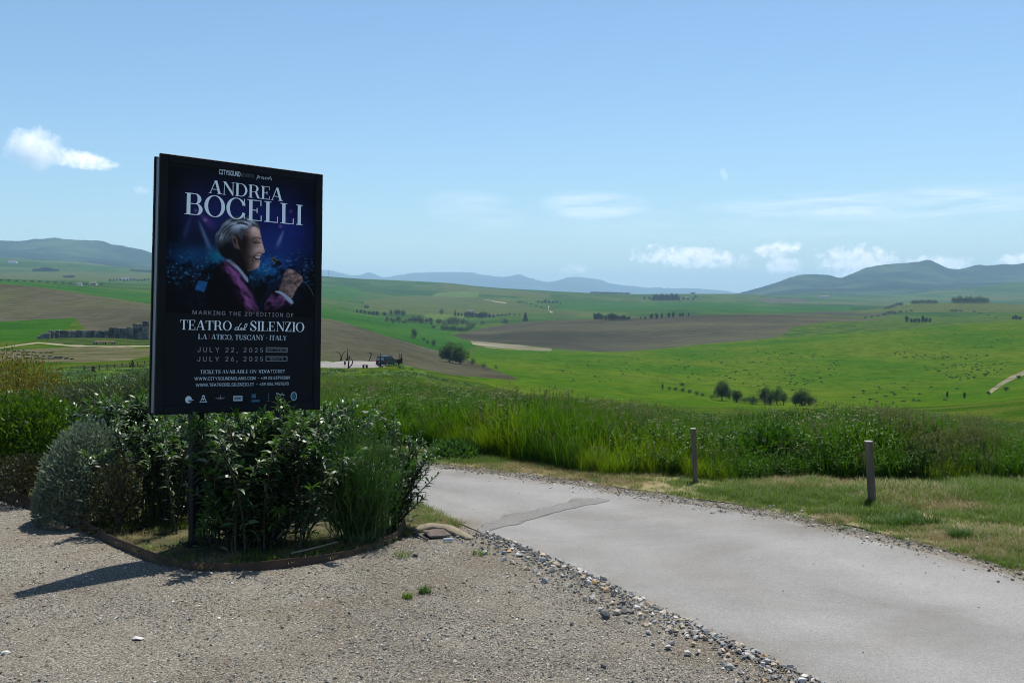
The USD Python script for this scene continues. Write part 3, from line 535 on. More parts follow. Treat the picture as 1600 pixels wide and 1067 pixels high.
n = 5200; ss = r.random(n); k_ = r.integers(0, len(rv), n); jx = rv[k_, :2] + r.uniform(-0.1, 0.1, (n, 2)); ok = in_poly(ROAD.buffer(-0.02), jx[:, 0], jx[:, 1]) & (r.random(n) < 0.12 + 0.9 * np.clip(1 - np.minimum(dn[k_], df[k_]) / 0.45, 0, 1) ** 2); jx = jx[ok]
sz = r.choice([0.004, 0.006, 0.010], p=[0.6, 0.3, 0.1], size=len(jx)); scatter('road_grit', peb, np.c_[jx, 0.010 + und(0.02, 2.2, 6)(jx[:, 0], jx[:, 1]) + sz * .3], r.integers(0, 6, len(jx)), quats(r.uniform(0, 6.28, len(jx))), sz, 'loose grit scattered on the worn road, thicker along its edges', 'grit')

def loose_stone(px, py, size, mi, label, seed, cat='stone', name='loose_stone', flat=0.6):
    rr = np.random.default_rng(seed); m = pebble(rr, 14, flat); m.apply_transform(trimesh.transformations.rotation_matrix(rr.uniform(0, 6.28), (0, 0, 1)))
    m.apply_scale(size); p = ground(px, py); m.apply_translation((p[0], p[1], size * flat * 0.6))
    obj(name, m, STONES[mi], label=label, category=cat)
loose_stone(215, 1000, 0.05, 3, 'pale cream stone lying alone on the open gravel of the yard at lower left', 1, flat=0.4)
loose_stone(946, 965, 0.055, 4, 'dark grey stone on the gravel just left of the stone border', 2)
loose_stone(893, 976, 0.026, 4, 'small dark stone on the gravel a step left of the larger dark stone', 3)
loose_stone(649, 868, 0.045, 4, 'flat dark stone on the earth in front of the drain grate', 4, flat=0.35)
loose_stone(670, 994, 0.024, 4, 'small black stone on the gravel below the two grass tufts', 5)
loose_stone(942, 1042, 0.03, 4, 'black stone near the bottom edge on the gravel left of the stone border', 6)
loose_stone(906, 895, 0.03, 2, 'tan stone on the gravel beside the upper end of the stone border', 7)
loose_stone(310, 948, 0.03, 6, 'buff stone on the gravel in front of the curved metal edging', 8, flat=0.4)
loose_stone(8, 1021, 0.048, 3, 'white flattened stone at the lower left corner of the gravel yard', 9, flat=0.35)

# ------------------------------------------------------------------ lettering
def ell(cx, cy, rx, ry): return affinity.scale(Point(cx, cy).buffer(1, 24), rx, ry)
def rect(x0, y0, x1, y1): return sbox(min(x0, x1), min(y0, y1), max(x0, x1), max(y0, y1))
def diag(x0, y0, x1, y1, w): return Polygon([(x0, y0), (x0 + w, y0), (x1 + w, y1), (x1, y1)])
HL, ST, SF = 0.034, 0.145, 0.075                 # hairline, stem, serif overhang of the didone capitals
def stem(x, w=ST, top=True, bot=True, y0=0, y1=1):
    out = [rect(x, y0, x + w, y1)]
    if bot: out.append(rect(x - SF, y0, x + w + SF, y0 + HL))
    if top: out.append(rect(x - SF, y1 - HL, x + w + SF, y1))
    return out
def ring(cx, cy, rx, ry, w=ST, h=HL): return ell(cx, cy, rx, ry).difference(ell(cx, cy, rx - w, ry - h))
def bowl(x, y0, y1, wide):
    h = (y1 - y0) / 2
    o = ell(x + wide - h * 0.95, (y0 + y1) / 2, h * 0.95, h).union(rect(x, y0, x + wide - h * 0.95, y1))
    i = ell(x + wide - h * 0.95, (y0 + y1) / 2, h * 0.95 - ST, h - HL).union(rect(x, y0 + HL, x + wide - h * 0.95, y1 - HL))
    return o.difference(i).intersection(rect(x, y0, x + wide + 1, y1))
def didone(c):
    s, b = SF, SF
    if c == 'A': return [diag(0.03, 0, 0.36, 1, HL * 1.3), diag(0.58, 0, 0.33, 1, ST * 1.1).intersection(rect(0, 0, 2, 1)), rect(0.14, 0.30, 0.62, 0.30 + HL), rect(-0.04, 0, 0.15, HL), rect(0.50, 0, 0.82, HL)], 0.80
    if c == 'B': return stem(s) + [bowl(s + ST * .5, 0.50, 1, 0.50), bowl(s + ST * .5, 0, 0.50 + HL, 0.56)], 0.72
    if c == 'C': return [ring(0.42, 0.5, 0.42, 0.515).difference(Polygon([(0.42, 0.5), (1.2, 0.98), (1.2, 0.06)])), rect(0.74, 0.66, 0.74 + HL, 1.0), diag(0.66, 0.80, 0.74, 0.66, 0.05), rect(0.74, 0.05, 0.74 + HL, 0.28)], 0.82
    if c == 'D': return stem(s, top=False, bot=False) + [rect(0, 0, 0.3, HL), rect(0, 1 - HL, 0.3, 1), ell(0.36, 0.5, 0.45, 0.5).difference(ell(0.36, 0.5, 0.45 - ST, 0.5 - HL)).intersection(rect(0.28, 0, 2, 1))], 0.86
    if c == 'E': return stem(s, top=False, bot=False) + [rect(0, 0, 0.62, HL), rect(0, 1 - HL, 0.60, 1), rect(s, 0.49, 0.44, 0.49 + HL), rect(0.62 - HL, 0, 0.62, 0.27), rect(0.60 - HL, 0.74, 0.60, 1), rect(0.44 - HL, 0.38, 0.44, 0.62)], 0.68
    if c == 'I': return stem(s), 2 * s + ST
    if c == 'J': return [rect(0.2, 0.12, 0.2 + ST, 1), rect(0.2 - s, 1 - HL, 0.2 + ST + s, 1), ring(0.17, 0.12, 0.175, 0.14, 0.06).intersection(rect(-1, -1, 1, 0.12)), ell(0.05, 0.13, 0.06, 0.06)], 0.44
    if c == 'K': return stem(s) + [diag(0.22, 0.42, 0.62, 1, HL * 1.3), diag(0.58, 0, 0.30, 0.55, ST * 1.1), rect(0.5, 1 - HL, 0.76, 1), rect(0.5, 0, 0.84, HL)], 0.80
    if c == 'L': return stem(s, bot=False) + [rect(0, 0, 0.60, HL), rect(0.60 - HL, 0, 0.60, 0.30)], 0.65
    if c == 'N': return stem(0.10, HL) + stem(0.68, HL, bot=False) + [diag(0.66, 0, 0.06, 1, ST * 1.15).intersection(rect(0, 0, 0.715, 1))], 0.80
    if c == 'O': return [ring(0.42, 0.5, 0.42, 0.515)], 0.84
    if c == 'R': return stem(s) + [bowl(s + ST * .5, 0.47, 1, 0.52), diag(0.60, 0.02, 0.42, 0.49, ST), rect(0.62, 0, 0.84, HL)], 0.80
    if c == 'S':
        up = ring(0.30, 0.745, 0.27, 0.27, 0.09).difference(rect(0.30, 0.4, 1, 0.74)).difference(rect(0.30, 0.48, 0.6, 0.5))
        lo = ring(0.30, 0.265, 0.29, 0.28, 0.10).difference(rect(-1, 0.26, 0.30, 0.6))
        return [up, lo, Polygon([(0.05, 0.66), (0.18, 0.74), (0.58, 0.36), (0.47, 0.22)]).buffer(0), rect(0.52, 0.70, 0.52 + HL, 1.0), rect(0.02, 0.0, 0.02 + HL, 0.30)], 0.64
    if c == 'T': return stem(0.30, top=False) + [rect(0.02, 1 - HL, 0.72, 1), rect(0.02, 0.72, 0.02 + HL, 1), rect(0.72 - HL, 0.72, 0.72, 1)], 0.74
    if c == 'U': return [rect(s, 0.25, s + ST, 1), rect(0, 1 - HL, 0.3, 1), rect(0.62, 0.25, 0.62 + HL, 1), rect(0.54, 1 - HL, 0.76, 1), ring(0.365, 0.26, 0.29, 0.275, ST * .9).intersection(rect(-1, -1, 2, 0.26))], 0.76
    if c == 'V': return [diag(0.33, 0, 0.05, 1, ST * 1.1), diag(0.39, 0, 0.68, 1, HL * 1.3), rect(-0.02, 1 - HL, 0.28, 1), rect(0.60, 1 - HL, 0.80, 1)], 0.78
    if c == 'Y': return stem(0.30, top=False, y1=0.46) + [diag(0.30, 0.42, 0.04, 1, ST), diag(0.40, 0.42, 0.64, 1, HL * 1.3), rect(-0.03, 1 - HL, 0.26, 1), rect(0.56, 1 - HL, 0.76, 1)], 0.74
    if c == 'Z': return [rect(0.03, 0, 0.62, HL), rect(0.05, 1 - HL, 0.62, 1), diag(0.03, HL, 0.44, 1 - HL, ST * 1.15), rect(0.62 - HL, 0, 0.62, 0.28), rect(0.05, 0.74, 0.05 + HL, 1)], 0.68
    if c == ',': return [ell(0.09, 0.07, 0.07, 0.07), diag(0.03, -0.17, 0.11, 0.05, 0.04)], 0.22
    if c == '-': return [rect(0.02, 0.36, 0.26, 0.42)], 0.30
    return [], 0.30
def serif_shape(text, track=0.07):
    x, out = 0.0, []
    for c in text:
        parts, w = didone(c)
        out += [affinity.translate(p, x) for p in parts]; x += w + track
    return unary_union([p.buffer(0) for p in out]), x - track
def flat(shape, depth):
    ms = [trimesh.creation.extrude_polygon(g, depth, engine='earcut') for g in getattr(shape, 'geoms', [shape]) if g.geom_type == 'Polygon' and g.area > 1e-9]
    return trimesh.util.concatenate(ms)
def sans(text, track=0.0, bold=False):
    """Sans lettering of cap height 1 with tracking: (trimesh, width)."""
    x, ms = 0.0, []
    for c in text:
        if c == ' ': x += 0.32 + track; continue
        m = meshkit.text_mesh(c, 1.0, 0.01, bold)
        b = m.bounds; m.apply_translation((x - b[0, 0], 0, 0)); ms.append(m); x += b[1, 0] - b[0, 0] + 0.13 + track
    return trimesh.util.concatenate(ms), x - 0.13 - track
def stroke(pts, w):
    p = smooth_line(pts, 6); return LineString(p).buffer(w / 2)

# ------------------------------------------------------------------ poster board
BX, BD, BZ, YAW, ROLL, PIT, BW, BH = -2.76748582, 10.3, 2.60725825, 0.68940795, 0.04112758, -0.05119019, 1.790, 2.561
def rot(axis, a): return trimesh.transformations.rotation_matrix(a, axis)
BM = trimesh.transformations.translation_matrix((BX, BD, BZ)) @ rot((0, 0, 1), YAW) @ rot((1, 0, 0), PIT) @ rot((0, 1, 0), ROLL)
BI = np.linalg.inv(BM)
def on_board(px, py):                              # board coordinates (across, up) of a point of the poster
    o = BI @ np.array([0, 0, H, 1.0]); q = BI @ np.array([(px - CX) / F, 1.0, -(py - HY) / F, 0.0])
    t = -o[1] / q[1]; p = o + t * q; return np.array([p[0], p[2]])
sign = thing('poster_board', 'tall black framed concert poster board on black posts among the oleanders', 'sign')
def board(name, m, mat, parent=None, **k):         # a mesh in board coordinates: x across, z up, y away from the reader
    m = m.copy(); m.apply_transform(BM); return obj(name, m, mat, parent or sign, **k)
def bx(x0, x1, y0, y1, z0, z1):
    m = trimesh.creation.box((x1 - x0, y1 - y0, z1 - z0)); m.apply_translation(((x0 + x1) / 2, (y0 + y1) / 2, (z0 + z1) / 2)); return m
def rbox(x0, x1, y0, y1, z0, z1, r=0.006):
    r = min(r, 0.49 * min(x1 - x0, y1 - y0, z1 - z0))
    p = [(x, y, z) for x in (x0, x1) for y in (y0, y1) for z in (z0, z1)]; c = np.array([(x0 + x1) / 2, (y0 + y1) / 2, (z0 + z1) / 2]); q = []
    for v in np.array(p):
        s = np.sign(c - v)
        for k in range(3):
            w = v.copy(); w[(k + 1) % 3] += s[(k + 1) % 3] * r; w[(k + 2) % 3] += s[(k + 2) % 3] * r; q.append(w)
    return trimesh.convex.convex_hull(np.array(q))
M_FRAME = noisy('black_frame', [(0.3, (0.004, 0.0045, 0.005)), (0.7, (0.008, 0.0085, 0.010))], 3.0, 5, rough=0.5, spec=0.08, coord='o')
M_SIDE = noisy('frame_side', [(0.3, (0.05, 0.055, 0.06)), (0.7, (0.085, 0.09, 0.10))], 2.0, 6, rough=0.35, spec=0.5, stretch=(1, 1, 0.2))
M_BLACK = plain('poster_black', (0.006, 0.007, 0.009), 0.4, spec=0.06)
w2, h2, fr = BW / 2, BH / 2, 0.085
board('frame', trimesh.util.concatenate([rbox(-w2, -w2 + fr, -0.012, 0.03, -h2, h2), rbox(w2 - fr, w2, -0.012, 0.03, -h2, h2), rbox(-w2 + fr, w2 - fr, -0.0115, 0.03, h2 - fr, h2), rbox(-w2 + fr, w2 - fr, -0.0115, 0.03, -h2, -h2 + fr)]), M_FRAME, smooth=30)
board('cabinet', rbox(-w2 + 0.012, w2 - 0.012, 0.0305, 0.135, -h2 + 0.012, h2 - 0.03), M_SIDE, smooth=30)
board('rear_frame', rbox(-w2, w2, 0.1355, 0.17, -h2, h2 - 0.01), M_FRAME, smooth=30)
px0, px1, pz0, pz1 = -w2 + fr, w2 - fr, -h2 + fr, h2 - fr
poster = board('poster', bx(px0, px1, 0.0, 0.004, pz0, pz1), M_BLACK)

# printed picture: a grey-haired singer with a microphone before blue stage light, as colours on a fine flat grid
nx, nz = 330, 330
art_bottom = on_board(372, 492)[1]
A, B = np.meshgrid(np.linspace(px0 + 0.001, px1 - 0.001, nx), np.linspace(pz1 - 0.03, art_bottom, nz))
pw = BM @ np.stack([A.ravel(), 0 * A.ravel() - 0.001, B.ravel(), np.ones(A.size)])
Qx = (CX + F * pw[0] / pw[1] - 230) * 4.848; Qy = (HY - F * (pw[2] - H) / pw[1] - 230) * 4.848      # sketch coordinates of the print
col = np.tile([0.005, 0.006, 0.010], (A.size, 1))
def glow(cx, cy, rx, ry, c, p=1.0):
    global col
    g = np.exp(-(((Qx - cx) / rx) ** 2 + ((Qy - cy) / ry) ** 2)) * p; col = col + g[:, None] * np.array(c)
def paint(pts, c, soft=3.0, a=1.0, smooth=True, tex=None):
    global col
    pts = np.asarray(pts, float)
    if smooth:
        q = np.vstack([pts[-2:], pts, pts[:3]]); t = np.arange(len(q)); from scipy.interpolate import CubicSpline
        pts = CubicSpline(t, q)(np.linspace(2, len(q) - 3, 6 * len(pts), endpoint=False))
    s = signed(pts, Qx, Qy); al = np.clip(s / soft + 0.5, 0, 1) * a
    if tex is not None: al = al * tex
    c = np.asarray(c, float); col = col * (1 - al[:, None]) + al[:, None] * c
def tn(lx, ly, seed, ang=0.0, octv=3):
    X = Qx * math.cos(ang) + Qy * math.sin(ang); Y = -Qx * math.sin(ang) + Qy * math.cos(ang)
    return meshkit.fbm(np.stack([X / lx, Y / ly, 0 * X], -1), octv, seed)
edge = np.clip((Qx - 130) / 200, 0, 1) * np.clip((1320 - Qx) / 250, 0, 1)
glow(900, 610, 300, 230, (0.004, 0.008, 0.075)); glow(480, 480, 240, 170, (0.007, 0.007, 0.05)); glow(1000, 800, 250, 140, (0.002, 0.014, 0.07)); glow(320, 830, 230, 80, (0.002, 0.035, 0.10)); glow(560, 830, 85, 55, (0.004, 0.13, 0.19)); glow(880, 930, 130, 60, (0.004, 0.07, 0.14)); glow(960, 880, 90, 60, (0.01, 0.05, 0.16)); glow(1150, 650, 110, 190, (0.005, 0.006, 0.06))
col *= (0.6 + 0.8 * tn(160, 120, 3))[:, None] * (0.25 + 0.75 * edge)[:, None]
sp = np.clip((tn(16, 11, 8, 0, 3) - 0.62) * 6, 0, 1) * np.exp(-((Qy - 920) / 110) ** 2); col += sp[:, None] * np.array([0.03, 0.12, 0.22])
dk = np.clip((tn(40, 45, 18, 0, 3) - 0.48) * 6, 0, 1) * np.clip((Qy - 840) / 40, 0, 1); col *= (1 - 0.8 * dk)[:, None]
def beam(x0, y0, x1, y1, w0, w1, c, p):
    t = np.clip(((Qx - x0) * (x1 - x0) + (Qy - y0) * (y1 - y0)) / ((x1 - x0) ** 2 + (y1 - y0) ** 2), 0, 1)
    dist = np.hypot(Qx - x0 - t * (x1 - x0), Qy - y0 - t * (y1 - y0)); w = w0 + (w1 - w0) * t
    global col; col = col + (np.exp(-(dist / w) ** 2) * p * np.sin(np.pi * np.clip(t, 0.02, 0.98)) ** 0.5)[:, None] * np.array(c)
beam(390, 560, 480, 780, 8, 18, (0.08, 0.12, 0.20), 0.8); beam(1035, 630, 985, 750, 6, 16, (0.11, 0.15, 0.24), 0.8); beam(330, 520, 275, 700, 10, 24, (0.015, 0.02, 0.07), 0.8); beam(385, 500, 500, 600, 10, 30, (0.07, 0.02, 0.10), 0.8)
for gx, gy, gc in ((440, 552, (0.16, 0.10, 0.16)), (1010, 600, (0.12, 0.06, 0.14)), (1088, 488, (0.05, 0.035, 0.12)), (1047, 545, (0.07, 0.035, 0.11)), (368, 480, (0.08, 0.06, 0.18))): glow(gx, gy, 12, 12, gc)
# jacket, collar, sleeve
def spl(pts):
    from scipy.interpolate import CubicSpline
    pts = np.asarray(pts, float); q = np.vstack([pts[-2:], pts, pts[:3]]); return CubicSpline(np.arange(len(q)), q)(np.linspace(2, len(q) - 3, 6 * len(pts), endpoint=False))
JK = spl([(598, 852), (540, 905), (490, 985), (450, 1090), (470, 1240), (640, 1280), (840, 1260), (846, 1215), (800, 1110), (770, 1050), (740, 1000), (690, 930), (650, 880)])
paint(JK, smooth=False, c=(0.085, 0.026, 0.072), soft=8)
jm = np.clip(signed(JK, Qx, Qy) / 8 + 1, 0, 1)
fold = tn(70, 26, 5, 0.9, 4)
lit = np.exp(-(((Qx - 655 - (Qy - 900) * 0.42) / 42) ** 2)) + 0.5 * np.exp(-(((Qx - 600 - (Qy - 880) * 0.1) / 26) ** 2)) * (Qy < 960)
jsh = 0.04 + 3.2 * lit * np.clip((fold - 0.30) * 2.6, 0, 1.2)
col = col * (1 - jm[:, None]) + jm[:, None] * col * jsh[:, None]
SL = spl([(885, 1220), (900, 1170), (945, 1110), (985, 1100), (1060, 1150), (1098, 1185), (1050, 1225), (960, 1262), (900, 1265)])
paint(SL, smooth=False, c=(0.10, 0.034, 0.09), soft=7)
sm = np.clip(signed(SL, Qx, Qy) / 8 + 1, 0, 1); col *= (1 - sm * (1 - np.clip((tn(40, 26, 15, -0.5, 4) - 0.30) * 4.0, 0.10, 2.0) * np.clip((1262 - Qy) / 90, 0.1, 1)))[:, None]
paint([(598, 850), (650, 862), (705, 905), (752, 968), (764, 1022), (738, 1000), (690, 935), (630, 885)], (0.26, 0.28, 0.35), 5)
col *= (1 - 0.55 * np.exp(-(((Qx - 640) / 50) ** 2 + ((Qy - 868) / 30) ** 2)))[:, None]
paint([(640, 852), (700, 850), (765, 940), (762, 985), (725, 945), (680, 895)], (0.010, 0.006, 0.008), 8)
# head, turned to the right
FACE = spl([(700, 560), (780, 548), (828, 572), (850, 610), (856, 650), (866, 690), (870, 716), (880, 752), (890, 786), (884, 802), (864, 808), (864, 822), (858, 834), (848, 842), (854, 858), (852, 884), (838, 914), (802, 930), (768, 940), (742, 915), (700, 860), (668, 790), (656, 690)])
paint(FACE, smooth=False, c=(0.27, 0.155, 0.125), soft=4)
fm = np.clip(signed(FACE, Qx, Qy) / 5 + 0.7, 0, 1)
rim = 752 + 34 * np.sin((Qy - 600) / 95.0) + np.clip(Qy - 820, 0, 200) * 0.35
lightx = 0.035 + 0.95 * np.clip((Qx - rim + 45 + 30 * (tn(40, 50, 93) - 0.5) + np.clip(690 - Qy, 0, 90) * 0.5) / 120, 0, 1) ** 1.6
lightx *= 0.82 + 0.9 * (tn(24, 20, 91, 0.4, 4) - 0.42)
lightx += 0.55 * np.exp(-(((Qx - 812) / 30) ** 2 + ((Qy - 640) / 42) ** 2)) + 0.5 * np.exp(-(((Qx - 834) / 22) ** 2 + ((Qy - 778) / 20) ** 2)) + 0.35 * np.exp(-(((Qx - 872) / 9) ** 2 + ((Qy - 768) / 22) ** 2)) + 0.25 * np.exp(-(((Qx - 832) / 16) ** 2 + ((Qy - 890) / 14) ** 2))
lightx *= 1 - 0.6 * np.exp(-(((Qx - 828) / 30) ** 2 + ((Qy - 716) / 13) ** 2)) - 0.30 * np.exp(-(((Qx - 800) / 24) ** 2 + ((Qy - 850) / 40) ** 2))
col = col * (1 + fm * (lightx * 2.0 - 1))[:, None]
def line(pts, w, c, a=0.8, soft=3.0):
    global col
    s = np.asarray(smooth_line(pts, 14)); ds = np.min(np.hypot(Qx[:, None] - s[:, 0], Qy[:, None] - s[:, 1]), 1); al = np.clip((w - ds) / soft + 0.5, 0, 1)[:, None] * a; col = col * (1 - al) + al * np.asarray(c)
line([(804, 720), (826, 728), (854, 724)], 4.0, (0.012, 0.008, 0.008), 1.0); line([(796, 698), (826, 684), (860, 696)], 6.0, (0.03, 0.022, 0.022), 0.75, 6)
line([(858, 800), (834, 804), (808, 826), (798, 862)], 3.5, (0.03, 0.015, 0.012), 0.7, 6); line([(790, 735), (800, 750), (818, 756)], 1.5, (0.05, 0.025, 0.02), 0.5, 4); line([(874, 798), (864, 802), (856, 796)], 2.0, (0.03, 0.015, 0.015), 0.7)
paint([(806, 824), (838, 824), (862, 822), (860, 842), (842, 854), (818, 846)], (0.035, 0.012, 0.012), 4)
paint([(816, 828), (842, 828), (858, 827), (853, 839), (836, 843)], (0.5, 0.39, 0.37), 3)
# hair, swept back in waves
HR = spl([(514, 690), (522, 652), (546, 628), (560, 596), (590, 562), (632, 538), (690, 524), (760, 528), (812, 550), (846, 588), (854, 622), (826, 606), (790, 606), (758, 626), (734, 656), (716, 700), (690, 676), (652, 664), (634, 690), (640, 740), (662, 778), (664, 812), (640, 842), (604, 846), (566, 826), (534, 780), (518, 735)])
paint(HR, smooth=False, c=(0.045, 0.045, 0.053), soft=14)
hm = np.clip(signed(HR, Qx + 5 * (tn(12, 12, 41) - 0.5), Qy + 5 * (tn(12, 12, 42) - 0.5)) / 10, 0, 1)
ang = np.arctan2(Qy - 760, Qx - 700); rad_ = np.hypot(Qx - 700, (Qy - 760) * 0.9)
strand = 0.6 * meshkit.fbm(np.stack([rad_ / 7, ang * 2.2, 0 * ang], -1), 3, 31) + 0.4 * meshkit.fbm(np.stack([rad_ / 22, ang * 3.0, 0 * ang + 5], -1), 3, 33)
top = np.exp(-(((Qx - 710) / 120) ** 2 + ((Qy - 575) / 48) ** 2)) + 0.75 * np.exp(-(((Qx - 560) / 40) ** 2 + ((Qy - 665) / 40) ** 2))
hl = np.clip((strand + 0.25 * (tn(60, 40, 37) - 0.5) - 0.42) * 7, 0, 1.6) * top
col = col + (hm * hl)[:, None] * np.array([0.34, 0.34, 0.38]); col *= (1 - hm * np.clip((Qy - 690) / 90, 0, 1) * 0.85)[:, None]
paint([(560, 800), (575, 745), (632, 720), (660, 765), (690, 780), (722, 850), (752, 930), (722, 925), (680, 880), (640, 850), (604, 846), (578, 830)], (0.007, 0.005, 0.006), 26, 0.92)
paint([(636, 676), (656, 668), (680, 694), (690, 738), (698, 770), (672, 764), (650, 730)], (0.13, 0.07, 0.058), 7); paint([(650, 694), (668, 692), (674, 726), (672, 744), (656, 722)], (0.020, 0.010, 0.010), 9, 0.9)
# hand, cuff, microphone
HD = spl([(1000, 1090), (1016, 1030), (1030, 975), (1052, 932), (1076, 922), (1104, 930), (1136, 950), (1160, 968), (1178, 992), (1172, 1022), (1140, 1062), (1118, 1098), (1088, 1150), (1040, 1130)])
paint(HD, smooth=False, c=(0.20, 0.115, 0.10), soft=5)
hd = np.clip(signed(HD, Qx, Qy) / 6 + 1, 0, 1); col *= (1 + hd * (np.clip(0.25 + 1.5 * (tn(20, 16, 61, -0.6, 4) - 0.25) * np.clip((Qx - 990) / 90, 0.3, 1.2), 0.1, 1.4) * 1.5 - 1))[:, None]
for fp in ([(1046, 980), (1078, 962), (1112, 962)], [(1056, 1014), (1096, 994), (1140, 984)], [(1066, 1046), (1112, 1024), (1160, 1010)], [(1112, 940), (1128, 962), (1124, 990)], [(1150, 968), (1146, 1000), (1130, 1020)]): line(fp, 3.0, (0.018, 0.010, 0.010), 0.75, 5)
for fx_, fy_ in ((1092, 940), (1128, 972), (1150, 996), (1076, 946)): glow(fx_, fy_, 10, 8, (0.11, 0.07, 0.06))
paint([(968, 1096), (1000, 1090), (1060, 1124), (1104, 1168), (1092, 1186), (1050, 1150), (1005, 1110)], (0.30, 0.33, 0.40), 5)
tt = np.clip(((Qx - 955) * 45 + (Qy - 850) * 34) / (45 ** 2 + 34 ** 2), 0, 1); dm = np.hypot(Qx - 955 - 45 * tt, Qy - 850 - 34 * tt)
al = np.clip((22 - dm) / 5, 0, 1)[:, None]; col = col * (1 - al) + al * (np.array([0.006, 0.006, 0.008]) + 0.10 * np.exp(-((dm - 12) / 5) ** 2)[:, None] * (Qx + Qy < 1850)[:, None])
line([(1004, 888), (1030, 914), (1058, 940)], 2.5, (0.03, 0.03, 0.035), 0.9); line([(1150, 1004), (1195, 1025), (1240, 1080), (1270, 1150), (1290, 1200)], 1.2, (0.20, 0.22, 0.25), 0.8, 2.5)
line([(1160, 960), (1200, 905), (1214, 870)], 1.0, (0.05, 0.08, 0.14), 0.7); line([(1190, 930), (1215, 905), (1235, 925), (1215, 950), (1190, 930)], 1.0, (0.05, 0.08, 0.14), 0.7)
paint([(388, 1010), (458, 1020), (430, 1096), (362, 1080)], (0.02, 0.10, 0.24), 5, smooth=False, tex=0.4 + 0.9 * tn(30, 20, 71))
from scipy.ndimage import gaussian_filter
col = gaussian_filter(col.reshape(nz, nx, 3), (0.45, 0.45, 0)).reshape(-1, 3)
col *= (0.88 + 0.24 * meshkit.noise(np.stack([Qx / 3.2, Qy / 3.2, 0 * Qx], -1), 7))[:, None]
col *= (1 - np.clip((Qy - 1190) / 80, 0, 1) * 0.9)[:, None]
fade = np.clip((Qy - 60) / 300, 0.08, 1)[:, None]; col = np.clip(col, 0.003, 1) * fade + (1 - fade) * 0.003
M_PRINT = usdkit.material(stage, '/World/Looks/poster_print', {'a': ('attribute', dict(attribute='tone')), 'p': ('principled_bsdf', dict(roughness=0.4, specular_ior_level=0.06))}, [('a.color', 'p.base_color')], surface='p.BSDF')
gi = (np.arange(nz - 1)[:, None] * nx + np.arange(nx - 1)[None, :]).ravel()
gf = np.vstack([np.c_[gi, gi + nx, gi + nx + 1], np.c_[gi, gi + nx + 1, gi + 1]])
gv = (BM @ np.stack([A.ravel(), 0 * A.ravel() - 0.0015, B.ravel(), np.ones(A.size)]))[:3].T
obj('printed_picture', (gv, gf), M_PRINT, poster, smooth=True, color=col)

INK = {k: plain(f'ink_{k}', c, 0.4, spec=0.3) for k, c in (('white', (0.62, 0.66, 0.68)), ('title', (0.66, 0.69, 0.70)), ('grey', (0.20, 0.20, 0.21)), ('dim', (0.07, 0.075, 0.08)), ('pale', (0.42, 0.47, 0.50)), ('red', (0.10, 0.012, 0.014)), ('blue', (0.10, 0.30, 0.45)), ('navy', (0.02, 0.08, 0.14)), ('green', (0.06, 0.22, 0.16)))}
def place_text(m, width, zx0, zx1, zy0, zy1, cap, dy, ink, page=0, unit=1.0):
    """Lettering of cap height 1 set along the photo line (zx0, zy0) - (zx1, zy1) of the enlarged poster; cap in enlarged pixels."""
    yo = 230 if page == 0 else 440
    a = on_board(230 + zx0 / 4.848, yo + zy0 / 4.848); b = on_board(230 + zx1 / 4.848, yo + zy1 / 4.848)
    mid = (230 + (zx0 + zx1) / 2 / 4.848, yo + (zy0 + zy1) / 2 / 4.848)
    hcap = on_board(mid[0], mid[1] - cap / 4.848)[1] - on_board(*mid)[1]
    m = m.copy(); v = m.vertices; lv = (a[1] + b[1]) / 2
    m.vertices = np.c_[a[0] + v[:, 0] / width * (b[0] - a[0]), -0.002 - dy - v[:, 2] * 0.06, lv + v[:, 1] * hcap]
    m.invert() if m.volume < 0 else None
    board('lettering', m, INK[ink], poster)
def serif(text, *a, track=0.07, dy=0.0005, page=0):
    s, w = serif_shape(text, track); place_text(flat(s, 0.01), w, *a[:5], dy, a[5], page)
def grot(text, *a, track=0.0, bold=False, dy=0.0005, page=0):
    m, w = sans(text, track, bold); place_text(m, w, *a[:5], dy, a[5], page)
serif('ANDREA', 470, 1025, 350, 408, 98, 'title', track=0.04)
serif('BOCELLI', 283, 1175, 508, 592, 158, 'title', track=0.06)
grot('CITYSOUND', 542, 705, 207, 222, 36, 'pale', track=-0.08, bold=True); grot('&EVENTS', 708, 808, 224, 234, 28, 'dim', track=-0.04)
script = unary_union([stroke(p, 0.10) for p in ([(0, -0.3), (0.35, 1.0)], [(0.25, 0.6), (0.55, 0.95), (0.5, 0.3), (0.25, 0.15)], [(0.75, 0.1), (0.95, 0.75), (1.15, 0.6)], [(1.3, 0.4), (1.6, 0.75), (1.4, 0.15), (1.75, 0.2)], [(2.0, 0.7), (1.9, 0.35), (2.1, 0.1), (1.8, 0.05)], [(2.3, 0.4), (2.6, 0.75), (2.4, 0.1), (2.75, 0.2)], [(2.9, 0.1), (3.05, 0.7), (3.3, 0.65), (3.3, 0.1)], [(3.5, 0.3), (3.8, 1.2)], [(3.5, 0.75), (3.95, 0.85)], [(4.1, 0.7), (4.0, 0.35), (4.25, 0.1), (3.9, 0.05)])])
place_text(flat(script, 0.01), 4.3, 828, 945, 242, 250, 26, 0.0005, 'pale')
grot('MARKING THE 20', 343, 790, 248, 261, 30, 'grey', track=0.24, page=1); grot('TH', 793, 812, 245, 246, 13, 'grey', page=1); grot('EDITION OF', 828, 1105, 262, 270, 30, 'grey', track=0.24, page=1)
serif('TEATRO', 245, 638, 363, 370, 72, 'white', page=1, track=0.05); serif('SILENZIO', 778, 1188, 373, 380, 72, 'white', page=1, track=0.05)
